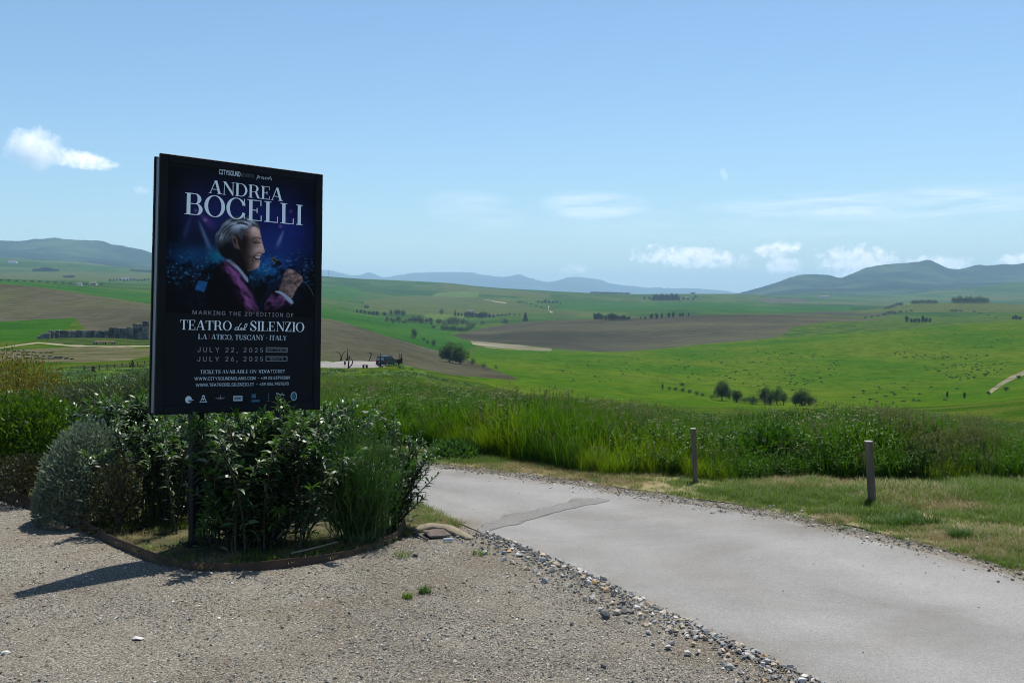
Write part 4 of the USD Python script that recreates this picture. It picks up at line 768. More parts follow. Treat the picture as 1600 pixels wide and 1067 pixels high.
dele = unary_union([stroke(p, 0.085) for p in ([(0.5, 0.5), (0.2, 0.45), (0.05, 0.1), (0.3, 0.05), (0.55, 0.4)], [(1.0, 1.15), (0.6, 0.35), (0.55, 0.05), (0.75, 0.1)], [(0.85, 0.25), (1.15, 0.45), (0.95, 0.05), (1.3, 0.2)], [(1.35, 0.15), (1.9, 1.1), (1.75, 1.15), (1.4, 0.1), (1.7, 0.15)])])
place_text(flat(dele, 0.01), 1.9, 660, 755, 368, 371, 46, 0.0005, 'white', 1)
serif('LA', 385, 452, 436, 437, 38, 'pale', page=1); serif('J', 456, 476, 437, 437, 38, 'red', page=1); serif('ATICO, TUSCANY - ITALY', 486, 1055, 438, 446, 38, 'pale', page=1, track=0.05)
grot('JULY 22, 2025', 380, 877, 534, 536, 36, 'grey', track=0.42, page=1); grot('JULY 26, 2025', 378, 877, 604, 604, 36, 'grey', track=0.42, page=1)
for x0, x1, y0, y1 in ((898, 1062, 536, 499), (897, 1060, 604, 566)):
    a = on_board(230 + x0 / 4.848, 440 + y0 / 4.848); b = on_board(230 + x1 / 4.848, 440 + y1 / 4.848); q = rect(a[0], a[1], b[0], b[1])
    m = flat(q.difference(q.buffer(-0.006)), 0.0008); m.vertices = m.vertices[:, [0, 2, 1]] * (1, -1, 1) + (0, -0.002, 0); board('printed_box', m, INK['grey'], poster)
grot('LAST TICKETS', 906, 1054, 524, 524, 15, 'grey', track=0.12, page=1); grot('NEW DATE', 928, 1030, 592, 592, 15, 'grey', track=0.12, page=1)
serif('TICKETS AVAILABLE ON', 400, 826, 697, 694, 27, 'pale', page=1, track=0.06); grot('VIVA', 843, 928, 692, 691, 24, 'pale', bold=True, page=1); grot('TICKET', 933, 1042, 691, 690, 24, 'pale', track=0.1, page=1)
grot('WWW.CITYSOUNDMILANO.COM  -  +39 02 63793389', 357, 1080, 746, 740, 23, 'pale', page=1); grot('WWW.TEATRODELSILENZIO.IT  -  +39 334 7957670', 367, 1070, 794, 785, 23, 'pale', page=1)
def logo(shape, zx, zy, size, ink):                # a flat emblem, drawn in units of half its height
    c = on_board(230 + zx / 4.848, 440 + zy / 4.848); k = abs(on_board(230 + zx / 4.848, 440 + (zy - size) / 4.848)[1] - c[1])
    m = flat(affinity.scale(shape, 1, 1), 0.01); v = m.vertices; m.vertices = np.c_[c[0] + v[:, 0] * k, -0.002 - v[:, 2] * 0.08, c[1] + v[:, 1] * k]
    m.invert() if m.volume < 0 else None
    board('emblem', m, INK[ink], poster)
logo(ell(0, 0, 0.95, 1).difference(ell(0.35, -0.3, 0.4, 0.35)).difference(rect(0.2, -0.45, 2, -0.02)).union(rect(-0.1, -0.2, 1.5, -0.02)).union(ell(0.3, -0.75, 0.16, 0.14)), 312, 893, 27, 'pale')
tri = unary_union([LineString([(-0.75, -0.7), (0, 1)]).buffer(0.1), LineString([(0.75, -0.7), (0, 1)]).buffer(0.1), LineString([(-0.55, -0.1), (0.55, -0.1)]).buffer(0.08), rect(-1.1, -1, 1.1, -0.8), rect(-0.12, -0.6, 0.12, 0.1), LineString([(-0.4, 0.75), (0.4, 0.75)]).buffer(0.08)])
logo(tri, 425, 886, 27, 'pale')
logo(unary_union([LineString([(-1.6, 0.05), (-0.3, 0.0), (0, 0.35), (0.3, 0.0), (1.6, 0.05)]).buffer(0.09), LineString([(0, -0.5), (0, 1)]).buffer(0.06), LineString([(-1, -0.4), (1, -0.4)]).buffer(0.05)]), 552, 880, 22, 'grey')
logo(rect(-1.9, -1, 1.9, 1), 686, 884, 19, 'pale'); logo(affinity.translate(rect(-1.55, -0.62, 1.55, 0.62), 0, 0), 686, 884, 19.0, 'navy')
logo(unary_union([rect(-1, 0.0, 0.1, 0.9), rect(-1, -0.95, 1, -0.45)]), 820, 880, 32, 'navy'); logo(rect(-0.98, 0.12, -0.05, 0.45), 820, 880, 33, 'blue')
logo(unary_union([ell(0, 0.6, 0.12, 0.18), rect(-0.08, -0.7, 0.08, 0.4), rect(-0.5, -1, 0.5, -0.9)]), 918, 872, 34, 'dim')
hillp = stroke([(-1.2, 0.9), (-0.5, 0.75), (0.1, 0.45), (0.7, 0.5), (1.3, 0.35)], 0.2)
logo(hillp, 1005, 868, 26, 'pale'); grot('MTLG', 985, 1035, 891, 890, 15, 'grey', page=1)
logo(ell(0, 0, 0.78, 1).difference(ell(0, 0, 0.66, 0.88)), 1110, 868, 33, 'pale'); logo(ell(0, 0, 0.64, 0.86), 1110, 868, 33, 'navy')
logo(ell(0, 0.2, 0.5, 0.5), 1110, 868, 34, 'blue'); logo(Polygon([(-0.5, -0.35), (-0.1, 0.15), (0.2, -0.1), (0.45, -0.35), (0.3, -0.6), (-0.3, -0.6)]), 1110, 868, 34.5, 'green')
# posts, dropped straight to the ground from the underside
for k, xx_ in enumerate((on_board(312, 644)[0], -on_board(312, 644)[0] + 0.05)):
    top = (BM @ np.array([xx_, 0.085, -h2 + 0.02, 1]))[:3]
    pm = rbox(-0.062, 0.062, -0.062, 0.062, -0.02, top[2] + 0.0, 0.008); pm.apply_transform(rot((0, 0, 1), YAW)); pm.apply_translation((top[0], top[1], 0))
    obj('post', pm, M_FRAME, sign, smooth=30)
    fm = rbox(-0.13, 0.13, -0.13, 0.13, 0.03, 0.06); fm.apply_transform(rot((0, 0, 1), YAW)); fm.apply_translation((top[0], top[1], 0)); obj('base_plate', fm, M_FRAME, sign)

# ------------------------------------------------------------------ plants
def norm(v): return v / np.maximum(np.linalg.norm(v, axis=-1, keepdims=True), 1e-9)
def leaf_blades(base, dirv, L, Wd, r, droop=0.25, fold=0.25, up=None):
    """Pointed leaves with a fold and a droop: (verts n x 6 x 3, tri pattern)."""
    n = len(base); d = norm(dirv); up = np.tile([0, 0, 1.0], (n, 1)) + r.normal(0, 0.35, (n, 3)) if up is None else up
    s = norm(np.cross(d, up)); nn = norm(np.cross(s, d)); L = np.broadcast_to(L, n)[:, None]; w = np.broadcast_to(Wd, n)[:, None]
    dr = np.array([0, 0, -1.0])
    c1 = base + d * L * 0.35 + nn * L * 0.03; c2 = base + d * L * 0.72 + dr * L * droop * 0.35; tip = base + d * L + dr * L * droop
    return np.stack([base, c1 + s * w / 2 + nn * w * fold, c1 - s * w / 2 + nn * w * fold, c2 + s * w * 0.40 + nn * w * fold * .8, c2 - s * w * 0.40 + nn * w * fold * .8, tip], 1)
LEAF6 = np.array([(0, 1, 2), (1, 3, 4), (1, 4, 2), (3, 5, 4)])
def leaf_quads(base, dirv, L, Wd, r):
    n = len(base); d = norm(dirv); up = r.normal(0, 1, (n, 3)) * 0.7 + (0, 0, 0.6); s = norm(np.cross(d, up)); L = np.broadcast_to(L, n)[:, None]; w = np.broadcast_to(Wd, n)[:, None]
    return np.stack([base, base + d * L * 0.5 + s * w / 2, base + d * L, base + d * L * 0.5 - s * w / 2], 1)
LEAF4 = np.array([(0, 1, 2), (0, 2, 3)])
def join(vs, pat):
    n, k = vs.shape[:2]
    return vs.reshape(-1, 3), (np.arange(n)[:, None, None] * k + pat[None]).reshape(-1, 3)
def merge(*ms):
    vs, fs, n = [], [], 0
    for v, f in ms: vs.append(v); fs.append(f + n); n += len(v)
    return np.vstack(vs), np.vstack(fs)
def tubes(paths, r0, r1, sides=4):
    """Tapered stems along polylines (n x k x 3)."""
    p = np.asarray(paths, float); n, k = p.shape[:2]; t = norm(np.gradient(p, axis=1)); a = norm(np.cross(t, np.array([0.31, 0.73, 0.61]))); b = np.cross(t, a)
    rad = (np.asarray(r0).reshape(-1, 1) * (1 - np.linspace(0, 1, k)) + np.asarray(r1).reshape(-1, 1) * np.linspace(0, 1, k)); rad = np.broadcast_to(rad, (n, k))
    th = np.arange(sides) / sides * 2 * np.pi
    ringv = p[:, :, None] + rad[:, :, None, None] * (np.cos(th)[:, None] * a[:, :, None] + np.sin(th)[:, None] * b[:, :, None])
    f = []
    for i in range(k - 1):
        for j in range(sides):
            j2 = (j + 1) % sides; q = (i * sides + j, i * sides + j2, (i + 1) * sides + j2, (i + 1) * sides + j); f += [(q[0], q[1], q[2]), (q[0], q[2], q[3])]
    return join(ringv.reshape(n, -1, 3), np.array(f))
M_STEM = noisy('stem_bark', [(0.3, (0.03, 0.024, 0.017)), (0.7, (0.065, 0.052, 0.037))], 20, 4)
M_STEM_G = plain('green_stem', (0.05, 0.075, 0.025), 0.6, spec=0.2)
OLE = [leaf_mat(f'oleander_{n}', a, b, 0.40, 0.27, (1.0, 1.25, 0.4), 0.45) for n, a, b in (('deep', (0.030, 0.056, 0.020), (0.056, 0.096, 0.032)), ('mid', (0.055, 0.095, 0.032), (0.09, 0.14, 0.045)), ('grey', (0.075, 0.105, 0.056), (0.12, 0.155, 0.085)), ('young', (0.06, 0.13, 0.016), (0.10, 0.19, 0.024)))]
def oleander(label, cx, cy, stems, parts, seed, group=None, leafL=0.15, whorl=0.034, lean=(0, 0)):
    """stems: rows of (foot dx, dy, tip dx, dy, height). Leaves in whorls of three, young ones upright at the tips."""
    r = np.random.default_rng(seed); t = thing('oleander_bush', label, 'shrub', (cx, cy, 0.02), group=group)
    paths, bases, dirs, young, Ls = [], [], [], [], []
    for fx, fy, tx, ty, h in stems:
        k = 9; u = np.linspace(0, 1, k); mid = r.normal(0, 0.03, 2)
        p = np.c_[fx + (tx - fx) * u ** 1.5 + mid[0] * np.sin(np.pi * u), fy + (ty - fy) * u ** 1.5 + mid[1] * np.sin(np.pi * u), h * u]
        paths.append(p); sub = [p]
        for _ in range(r.integers(2, 5)):                                    # a side shoot or two
            u0 = r.uniform(0.35, 0.75); b0 = np.array([np.interp(u0, u, p[:, i]) for i in range(3)]); a = r.uniform(0, 6.28); ln = r.uniform(0.18, 0.42) * min(1, h)
            e = b0 + np.array([math.cos(a) * ln * 0.55, math.sin(a) * ln * 0.55, ln * 0.85]); v = np.linspace(0, 1, k)[:, None]; q = b0 + (e - b0) * v + np.array([0, 0, 0.05]) * np.sin(np.pi * v); paths.append(q); sub.append(q)
        for si, q in enumerate(sub):
            ln = np.linalg.norm(np.diff(q, axis=0), axis=1).sum(); start = 0.16 if si == 0 else 0.1
            for s in np.arange(start * ln + r.uniform(0, whorl), ln, whorl):
                w = s / ln * (k - 1); i = min(int(w), k - 2); b = q[i] + (q[i + 1] - q[i]) * (w - i); ax = norm(q[i + 1] - q[i]); a0 = r.uniform(0, 6.28); near_tip = max(0, 1 - (ln - s) / 0.16)
                if near_tip == 0 and r.random() < 0.22 * (1 - s / ln): continue
                for j in range(3):
                    a = a0 + j * 2.094 + r.normal(0, 0.25); rise = 0.45 + 1.5 * near_tip + r.normal(0, 0.25)
                    d = np.array([math.cos(a), math.sin(a), 0]) + ax * rise; bases.append(b); dirs.append(d); young.append(near_tip > 0.25 and r.random() < 0.75); Ls.append(leafL * r.uniform(0.75, 1.25) * (1 - 0.35 * near_tip))
    for _ in range(len(stems) * 9):                                          # low leaves on the short shoots round the foot
        fx, fy, tx, ty, h = stems[r.integers(len(stems))]; w = r.uniform(0.02, 0.38); a = r.uniform(0, 6.28); q = r.uniform(0.02, 0.16)
        bases.append(np.array([fx + (tx - fx) * w ** 1.3 + math.cos(a) * q, fy + (ty - fy) * w ** 1.3 + math.sin(a) * q, h * w + 0.03])); dirs.append(np.array([math.cos(a), math.sin(a), r.uniform(0.1, 1.2)])); young.append(False); Ls.append(leafL * r.uniform(0.6, 1.1))
    bases, dirs, young, Ls = map(np.array, (bases, dirs, young, Ls))
    obj('stems', tubes(paths, 0.011, 0.003, 5), M_STEM, t)
    vs = leaf_blades(bases, dirs, Ls, Ls * 0.21, r, 0.18 + 0.2 * r.random(len(Ls))[:, None] * ~young[:, None], 0.22)
    score = -(vs.mean(1)[:, 1] + cy) + r.normal(0, 0.12, len(vs)); order = np.argsort(-score); front = order[:parts]; back = order[parts:]
    for i in front:
        m = OLE[3] if young[i] else OLE[r.choice(3, p=[0.35, 0.4, 0.25])]
        obj('leaf', (vs[i], LEAF6), m, t, smooth=True)
    kind = r.choice(3, p=[0.4, 0.4, 0.2], size=len(back))
    for j, nm in enumerate(('deep', 'mid', 'grey', 'young')):
        sel = back[young[back]] if j == 3 else back[~young[back] & (kind == j)]
        if len(sel): obj('foliage', join(vs[sel], LEAF6), OLE[j], t, smooth=True, kind='stuff')
    return t
def stem_set(r, n, foot, spread_x, spread_y, h0, h1, ox=0.0):
    return [(*(f := r.normal(0, foot, 2)), ox + f[0] + r.uniform(-1, 1) * spread_x, f[1] + r.uniform(-1, 1) * spread_y, r.uniform(h0, h1)) for _ in range(n)]
r = np.random.default_rng(31)
p = ground(410, 856)
oleander('broad oleander bush with grey green leaves in front of the poster board', p[0], p[1], stem_set(r, 44, 0.20, 0.62, 0.42, 0.75, 1.36) + [(0.1, 0.05, 0.14, 0.12, 1.46), (0.05, 0, 0.22, 0.05, 1.40), (-0.1, 0, -0.68, -0.12, 0.85), (0, -0.1, -0.5, -0.3, 0.5), (0.1, 0, 0.75, 0.1, 1.25), (-.1, -.05, -.72, -.1, .62), (-.1, 0, -.66, 0, 1.0), (-.1, -.1, -.55, -.25, .38), (0, -.1, -.2, -.4, .5), (.1, -.1, .3, -.35, .45), (-.15, 0, -.6, .1, 1.15), (-.1, -.05, -.5, -.2, .8)], 300, 101)
p = ground(332, 866); oleander('small low oleander shoot with pale leaves before the foot of the board post', p[0], p[1], [(0, 0, -.08, -.05, .34), (0, 0, .12, -.06, .42), (0, 0, .02, .05, .5), (0, 0, -.16, .02, .25), (.02, 0, .2, .04, .3)], 90, 107, leafL=0.12)
p = ground(612, 826)
oleander('lanky oleander with few shoots leaning out over the road edge, right of the feathery bush', p[0], p[1], [(0, 0, 0.0, 0.12, 1.26), (0.02, 0, 0.05, 0.05, 1.12), (0.04, 0, 0.44, -0.05, 0.83), (0.02, 0, 0.34, 0.08, 0.92), (0.03, 0.02, 0.52, 0.0, 0.76), (0.03, -0.02, 0.40, -0.1, 0.62), (0, 0, 0.24, 0.05, 0.86), (0.05, 0, 0.38, -0.15, 0.36), (-0.05, 0, -0.15, 0.1, 0.9), (-0.1, 0, -0.25, 0.1, 1.1), (0.02, 0, 0.22, -0.05, 0.6), (0, .05, .3, .15, 1.0), (0.05, -.05, .46, .12, .9), (0, 0, .12, -.1, .95), (.05, 0, .5, -.12, .58), (0, 0, .28, -.2, .75)], 260, 102, leafL=0.105)
p = ground(264, 818)
oleander('dark upright oleander clump standing in shade behind the left board post', p[0], p[1], stem_set(r, 34, 0.22, 0.30, 0.30, 0.85, 1.22), 260, 103, leafL=0.10)
p = ground(212, 780)
oleander('tall bright oleander behind the left edge of the board, above the grey shrub', p[0], p[1], stem_set(r, 30, 0.2, 0.55, 0.4, 0.95, 1.32), 260, 104)
p = ground(345, 790)
oleander('oleander growing behind the board with tips showing below its lower edge', p[0], p[1], stem_set(r, 26, 0.2, 0.75, 0.35, 0.9, 1.28), 150, 105)
p = ground(500, 800)
oleander('oleander behind the feathery bush with pale green tips below the board corner', p[0], p[1], stem_set(r, 22, 0.18, 0.6, 0.3, 0.95, 1.30), 150, 106)

# feathery bush of thin green shoots
def broom(label, cx, cy, n, seed, h=1.2, sx=0.34):
    r = np.random.default_rng(seed); t = thing('broom_bush', label, 'shrub', (cx, cy, 0.02)); k = 7; u = np.linspace(0, 1, k)
    a = r.uniform(0, 6.28, n); rr = np.sqrt(r.random(n)); hh = h * r.uniform(0.5, 1.03, n) * (1 - 0.22 * rr)
    fx, fy = r.normal(0, 0.12, n), r.normal(0, 0.09, n); ex, ey = fx + np.cos(a) * rr * sx, fy + np.sin(a) * rr * sx * 0.8
    P_ = np.stack([fx[:, None] + (ex - fx)[:, None] * u ** 1.15, fy[:, None] + (ey - fy)[:, None] * u ** 1.15, hh[:, None] * u], -1)
    P_[:, 1:-1, :2] += r.normal(0, 0.020, (n, k - 2, 2))
    obj('shoots', tubes(P_[:n // 3], 0.006, 0.0015, 4), M_STEM_G, t, kind='stuff')
    bs, ds = [], []
    for i in range(n):
        m = 44; w = r.uniform(0.12, 1.0, m) * (k - 1); j = np.minimum(w.astype(int), k - 2); b = P_[i][j] + (P_[i][j + 1] - P_[i][j]) * (w - j)[:, None]; ax = norm(P_[i][j + 1] - P_[i][j])
        aa = r.uniform(0, 6.28, m); bs.append(b); ds.append(np.c_[np.cos(aa), np.sin(aa), 0 * aa] * 0.75 + ax)
    bs, ds = np.vstack(bs), np.vstack(ds)
    obj('foliage', join(leaf_quads(bs, ds, r.uniform(0.03, 0.07, len(bs)), 0.0055, r), LEAF4), leaf_mat('broom_green', (0.034, 0.085, 0.010), (0.09, 0.17, 0.018), 0.5, 0.45, (1.0, 1.2, 0.4)), t, kind='stuff')
p = ground(556, 846)
broom('feathery bright green broom bush of thin upright shoots between two oleanders', p[0] + 0.02, p[1], 760, 111, 1.3, 0.46)

def mound(name, label, cx, cy, z0, rx, ry, h, n, leafL, leafW, m, seed, group=None, category='shrub', core=True, upward=0.5, lumps=0.25, shell=0.55, base=0.15):
    """A dense shrub: small leaves through the outer shell of an uneven mound, on forking stems."""
    r = np.random.default_rng(seed); t = thing(name, label, category, (cx, cy, z0), group=group)
    d = norm(r.normal(size=(n, 3))); d[:, 2] = np.abs(d[:, 2]) * 1.0 - 0.25 * r.random(n)
    q = meshkit.fbm(d * 1.6 + seed, 3, seed); rad = (1 - lumps + 2 * lumps * q) * (1 - shell * r.random(n) ** 2.2)
    pts = d * rad[:, None] * (rx, ry, h * (1 - base)) + (0, 0, h * base)
    pts[:, 2] = np.maximum(pts[:, 2], 0.02)
    dirs = d * 0.7 + (0, 0, upward) + r.normal(0, 0.5, (n, 3))
    obj('foliage', join(leaf_quads(pts, dirs, leafL * r.uniform(0.7, 1.3, n), leafW * r.uniform(0.8, 1.2, n), r), LEAF4), m, t, kind='stuff')
    k = 26; a = r.uniform(0, 6.28, k); s = r.uniform(0.1, 0.75, k); u = np.linspace(0, 1, 6)
    P_ = np.stack([np.cos(a)[:, None] * rx * s[:, None] * u ** 1.4, np.sin(a)[:, None] * ry * s[:, None] * u ** 1.4, (h * (0.9 - 0.4 * s))[:, None] * u], -1); P_[:, 1:, :2] += r.normal(0, 0.02, (k, 5, 2))
    obj('stems', tubes(P_, 0.012, 0.003, 4), M_STEM, t)
    return t
M_GREYL = leaf_mat('grey_leaf', (0.13, 0.165, 0.115), (0.30, 0.33, 0.26), 0.6, 0.25, (1, 1.1, 0.8), 0.3)
M_OLIVE = leaf_mat('olive_leaf', (0.08, 0.105, 0.05), (0.27, 0.30, 0.19), 0.5, 0.3, (1, 1.15, 0.6), 0.35)
M_HEDGE = leaf_mat('hedge_leaf', (0.055, 0.11, 0.008), (0.17, 0.23, 0.02), 0.42, 0.4, (1.1, 1.2, 0.3), 0.4)
M_OCHRE = leaf_mat('ochre_leaf', (0.14, 0.12, 0.016), (0.40, 0.31, 0.045), 0.5, 0.35, (1.1, 1.1, 0.4), 0.3)
M_DARKL = leaf_mat('dark_leaf', (0.02, 0.028, 0.012), (0.05, 0.065, 0.022), 0.5, 0.25, (1, 1.2, 0.5), 0.3)
M_REDL = leaf_mat('reddish_leaf', (0.028, 0.036, 0.012), (0.085, 0.066, 0.028), 0.45, 0.3, (1.3, 0.9, 0.5), 0.35)
p = ground(138, 812); mound('grey_shrub', 'rounded silvery grey shrub left of the board, just behind the metal edging', p[0] - 0.02, p[1], 0.02, 0.54, 0.52, 1.08, 14000, 0.055, 0.019, M_GREYL, 121, lumps=0.13, shell=0.3)
p = ground(186, 834); mound('reddish_shrub', 'loose reddish brown shrub in front of the silvery grey shrub', p[0], p[1], 0.02, 0.30, 0.24, 0.84, 1500, 0.05, 0.022, M_REDL, 122, lumps=0.4)
p = ground(36, 785); mound('reddish_shrub', 'low brownish shrub at the left picture edge in front of the bright hedge', p[0], p[1], 0.02, 0.42, 0.4, 0.62, 3200, 0.045, 0.018, M_REDL, 123, lumps=0.35)
p = ground(50, 748); mound('hedge_bush', 'bright yellow green hedge bush at the left picture edge below the ochre shrubs', p[0] - 0.1, p[1], 0.0, 0.95, 0.7, 1.22, 16000, 0.065, 0.028, M_HEDGE, 124, lumps=0.22)
p = ground(-70, 750); mound('hedge_bush', 'bright yellow green hedge bush cut off by the left picture edge', p[0], p[1], 0.0, 0.9, 0.7, 1.25, 9000, 0.065, 0.028, M_HEDGE, 125, lumps=0.22)
p = at(222, 735, 15.0); mound('olive_shrub', 'silvery olive shrub rising close beside the left edge of the board', p[0], p[1], -0.1, 0.72, 0.7, 1.60, 11000, 0.075, 0.02, M_OLIVE, 126, lumps=0.35)
p = at(165, 735, 15.4); mound('olive_shrub', 'silvery olive shrub in the middle of three left of the board', p[0], p[1], -0.1, 0.8, 0.7, 1.42, 10000, 0.075, 0.02, M_OLIVE, 133, lumps=0.4)
p = at(95, 735, 15.6); mound('olive_shrub', 'silvery olive shrub with long sprays behind the bright hedge bush', p[0], p[1], -0.1, 0.95, 0.8, 1.30, 13000, 0.075, 0.02, M_OLIVE, 127, lumps=0.4)
p = at(20, 730, 16.2); mound('dark_shrub', 'dark green shrub at the left picture edge below the ochre one', p[0] - 0.2, p[1] - 0.9, -0.1, 0.8, 0.6, 1.22, 9000, 0.06, 0.025, M_DARKL, 128, lumps=0.3)
p = at(30, 725, 17.6); mound('ochre_shrub', 'large ochre yellow shrub at the left picture edge', p[0] - 0.2, p[1], -0.1, 1.15, 0.9, 1.64, 12000, 0.065, 0.02, M_OCHRE, 129, lumps=0.4, upward=0.8)
p = at(138, 725, 17.8); mound('ochre_shrub', 'small ochre yellow shrub between two silvery olive shrubs', p[0], p[1], -0.1, 0.45, 0.4, 1.18, 2200, 0.05, 0.018, M_OCHRE, 130, lumps=0.45, upward=0.9)
p = at(75, 725, 18.4); mound('ochre_shrub', 'thin ochre shrub with upright twigs right of the large ochre one', p[0], p[1], -0.1, 0.8, 0.6, 1.14, 5000, 0.06, 0.022, M_OCHRE, 131, lumps=0.5, upward=0.9)
p = at(-90, 725, 16); mound('dark_shrub', 'dark green shrub outside the left picture edge', p[0], p[1], -0.1, 1.1, 0.8, 1.4, 5000, 0.05, 0.02, M_DARKL, 132)
# dry twig, litter and the drain corner at the right end of the bed
tw = np.array([ground(455, 864, 0.06), ground(485, 857, 0.09), ground(512, 850, 0.08), ground(528, 846, 0.10)]); 
obj('fallen_twig', tubes(tw[None], 0.008, 0.004, 5), plain('dry_twig', (0.24, 0.20, 0.14), 0.8), label='pale dry twig lying on the bed soil under the broad oleander', category='twig')
def blob_mesh(pts, rad, seg=0.012):
    import manifold3d as mf
    ms = [mf.Manifold.sphere(rr, 16).translate(list(map(float, q))) for q, rr in zip(pts, rad)]
    out = mf.Manifold()
    for a, b in zip(ms[:-1], ms[1:]): out = out + mf.Manifold.batch_hull([a, b])
    out = out.refine_to_length(seg * 3); m = out.to_mesh(); tm = trimesh.Trimesh(m.vert_properties[:, :3], m.tri_verts); trimesh.smoothing.filter_taubin(tm, iterations=12); return tm
sack = blob_mesh([ground(648, 830) + (0, 0, .03), ground(672, 826) + (0, 0, .045), ground(700, 829) + (0, 0, .05), ground(722, 838) + (0, 0, .03), ground(734, 842) + (0, 0, .02)], [0.06, 0.075, 0.07, 0.06, 0.035])
sack.vertices[:, 2] = sack.vertices[:, 2] * 0.55 + 0.012 * (meshkit.fbm(sack.vertices * 14, 3) - 0.5)
obj('sandbag', sack, noisy('burlap', [(0.3, (0.15, 0.125, 0.085)), (0.7, (0.235, 0.20, 0.145))], 12, 7, bump=0.6, bump_scale=220, bump_dist=0.006), smooth=True, label='slack tan burlap sandbag lying behind the drain grate at the road edge', category='sandbag')
gr = thing('drain_grate', 'rusty slatted drain grate in the gravel in front of the tan sandbag', 'drain grate')
M_RUST = noisy('rusty_bar', [(0.3, (0.16, 0.115, 0.09)), (0.7, (0.26, 0.20, 0.165))], 30, 5)
c0, c1, c2, c3 = ground(660, 833), ground(690, 829), ground(706, 840), ground(672, 842)
obj('pit', (np.array([c0, c1, c2, c3]) + (0, 0, 0.016), [(0, 3, 2), (0, 2, 1)]), plain('pit_dark', (0.02, 0.018, 0.016), 0.9), gr)
for k in range(7):
    u = (k + 0.5) / 7; a, b = c0 + (c3 - c0) * u, c1 + (c2 - c1) * u
    obj('bar', tubes(np.array([[a, b]]) + (0, 0, 0.024), 0.010, 0.010, 6), M_RUST, gr)
obj('cord', tubes(np.array([[ground(640, 830, .02), ground(652, 834, .03), ground(662, 840, .015), ground(668, 843, .012)]]), 0.012, 0.010, 6), plain('dark_hose', (0.05, 0.04, 0.032), 0.6), label='short dark hose end between the metal edging and the drain grate', category='hose')
bt = trimesh.creation.capsule(0.075, 0.016, count=[10, 10]); bt.apply_transform(rot((0, 1, 0), 1.57)); bt.apply_translation(ground(700, 846) + (0, 0, 0.022)); obj('crumpled_bottle', bt, plain('clear_plastic', (0.30, 0.34, 0.38), 0.3), smooth=True, label='small bluish plastic bottle in the gravel beside the drain grate', category='bottle')

# ------------------------------------------------------------------ grass
def tuft(r, n, h0, h1, spread, width, bend=0.35, seg=3, lean=0.25):
    """A tuft of bent tapering blades."""
    a = r.uniform(0, 6.28, n); rr = spread * np.sqrt(r.random(n)); b = np.c_[np.cos(a) * rr, np.sin(a) * rr, 0 * a]; h = r.uniform(h0, h1, n); th = r.uniform(0, 6.28, n)
    out = np.c_[np.cos(th), np.sin(th), 0 * th]; side = np.c_[-np.sin(th), np.cos(th), 0 * th]; ln = np.abs(r.normal(0, lean, n)); bd = np.abs(r.normal(bend, bend * 0.5, n))
    vs = []
    for k in range(seg):
        u = k / seg; c = b + out * (h * (ln * u + bd * u * u))[:, None] + np.array([0, 0, 1.0]) * (h * u * (1 - 0.25 * bd * u))[:, None]; w = width * (1 - 0.75 * u ** 1.5); vs += [c + side * w / 2, c - side * w / 2]
    vs.append(b + out * (h * (ln + bd))[:, None] + np.array([0, 0, 1.0]) * (h * (1 - 0.25 * bd))[:, None])
    f = []
    for k in range(seg - 1): q = (2 * k, 2 * k + 1, 2 * k + 3, 2 * k + 2); f += [(q[0], q[1], q[2]), (q[0], q[2], q[3])]
    f.append((2 * seg - 2, 2 * seg - 1, 2 * seg))
    return join(np.stack(vs, 1), np.array(f))
def weed(r, h, n, leaf, spread=0.12):
    """A leafy weed: stalks with broad leaves."""
    k = 7; a = r.uniform(0, 6.28, k); u = np.linspace(0, 1, 5); hh = h * r.uniform(0.7, 1.05, k)
    P_ = np.stack([np.cos(a)[:, None] * spread * u * 1.6, np.sin(a)[:, None] * spread * u * 1.6, hh[:, None] * u], -1)
    i = r.integers(0, k, n); w = r.uniform(0.15, 1, n) * 4; j = np.minimum(w.astype(int), 3); b = P_[i, j] + (P_[i, j + 1] - P_[i, j]) * (w - j)[:, None]; aa = r.uniform(0, 6.28, n)
    return merge(tubes(P_, 0.006, 0.003, 3), join(leaf_quads(b, np.c_[np.cos(aa), np.sin(aa), r.uniform(-0.1, 0.9, n)], leaf * r.uniform(0.6, 1.3, n), leaf * 0.45, r), LEAF4))
def seedstalk(r, n, h0, h1, spread):
    a = r.uniform(0, 6.28, n); rr = spread * np.sqrt(r.random(n)); h = r.uniform(h0, h1, n); th = r.uniform(0, 6.28, n); u = np.linspace(0, 1, 4); ln = np.abs(r.normal(0, 0.12, n))
    P_ = np.stack([(np.cos(a) * rr)[:, None] + np.cos(th)[:, None] * (ln * h)[:, None] * u ** 2, (np.sin(a) * rr)[:, None] + np.sin(th)[:, None] * (ln * h)[:, None] * u ** 2, h[:, None] * u], -1)
    tip = P_[:, -1]; m = 7; b = np.repeat(tip, m, 0) - np.c_[np.zeros((n * m, 2)), r.uniform(0, 0.09, n * m)]
    aa = r.uniform(0, 6.28, n * m)
    return merge(tubes(P_, 0.0025, 0.0015, 3), join(leaf_quads(b, np.c_[np.cos(aa), np.sin(aa), 1.3 + 0 * aa], 0.035, 0.012, r), LEAF4))
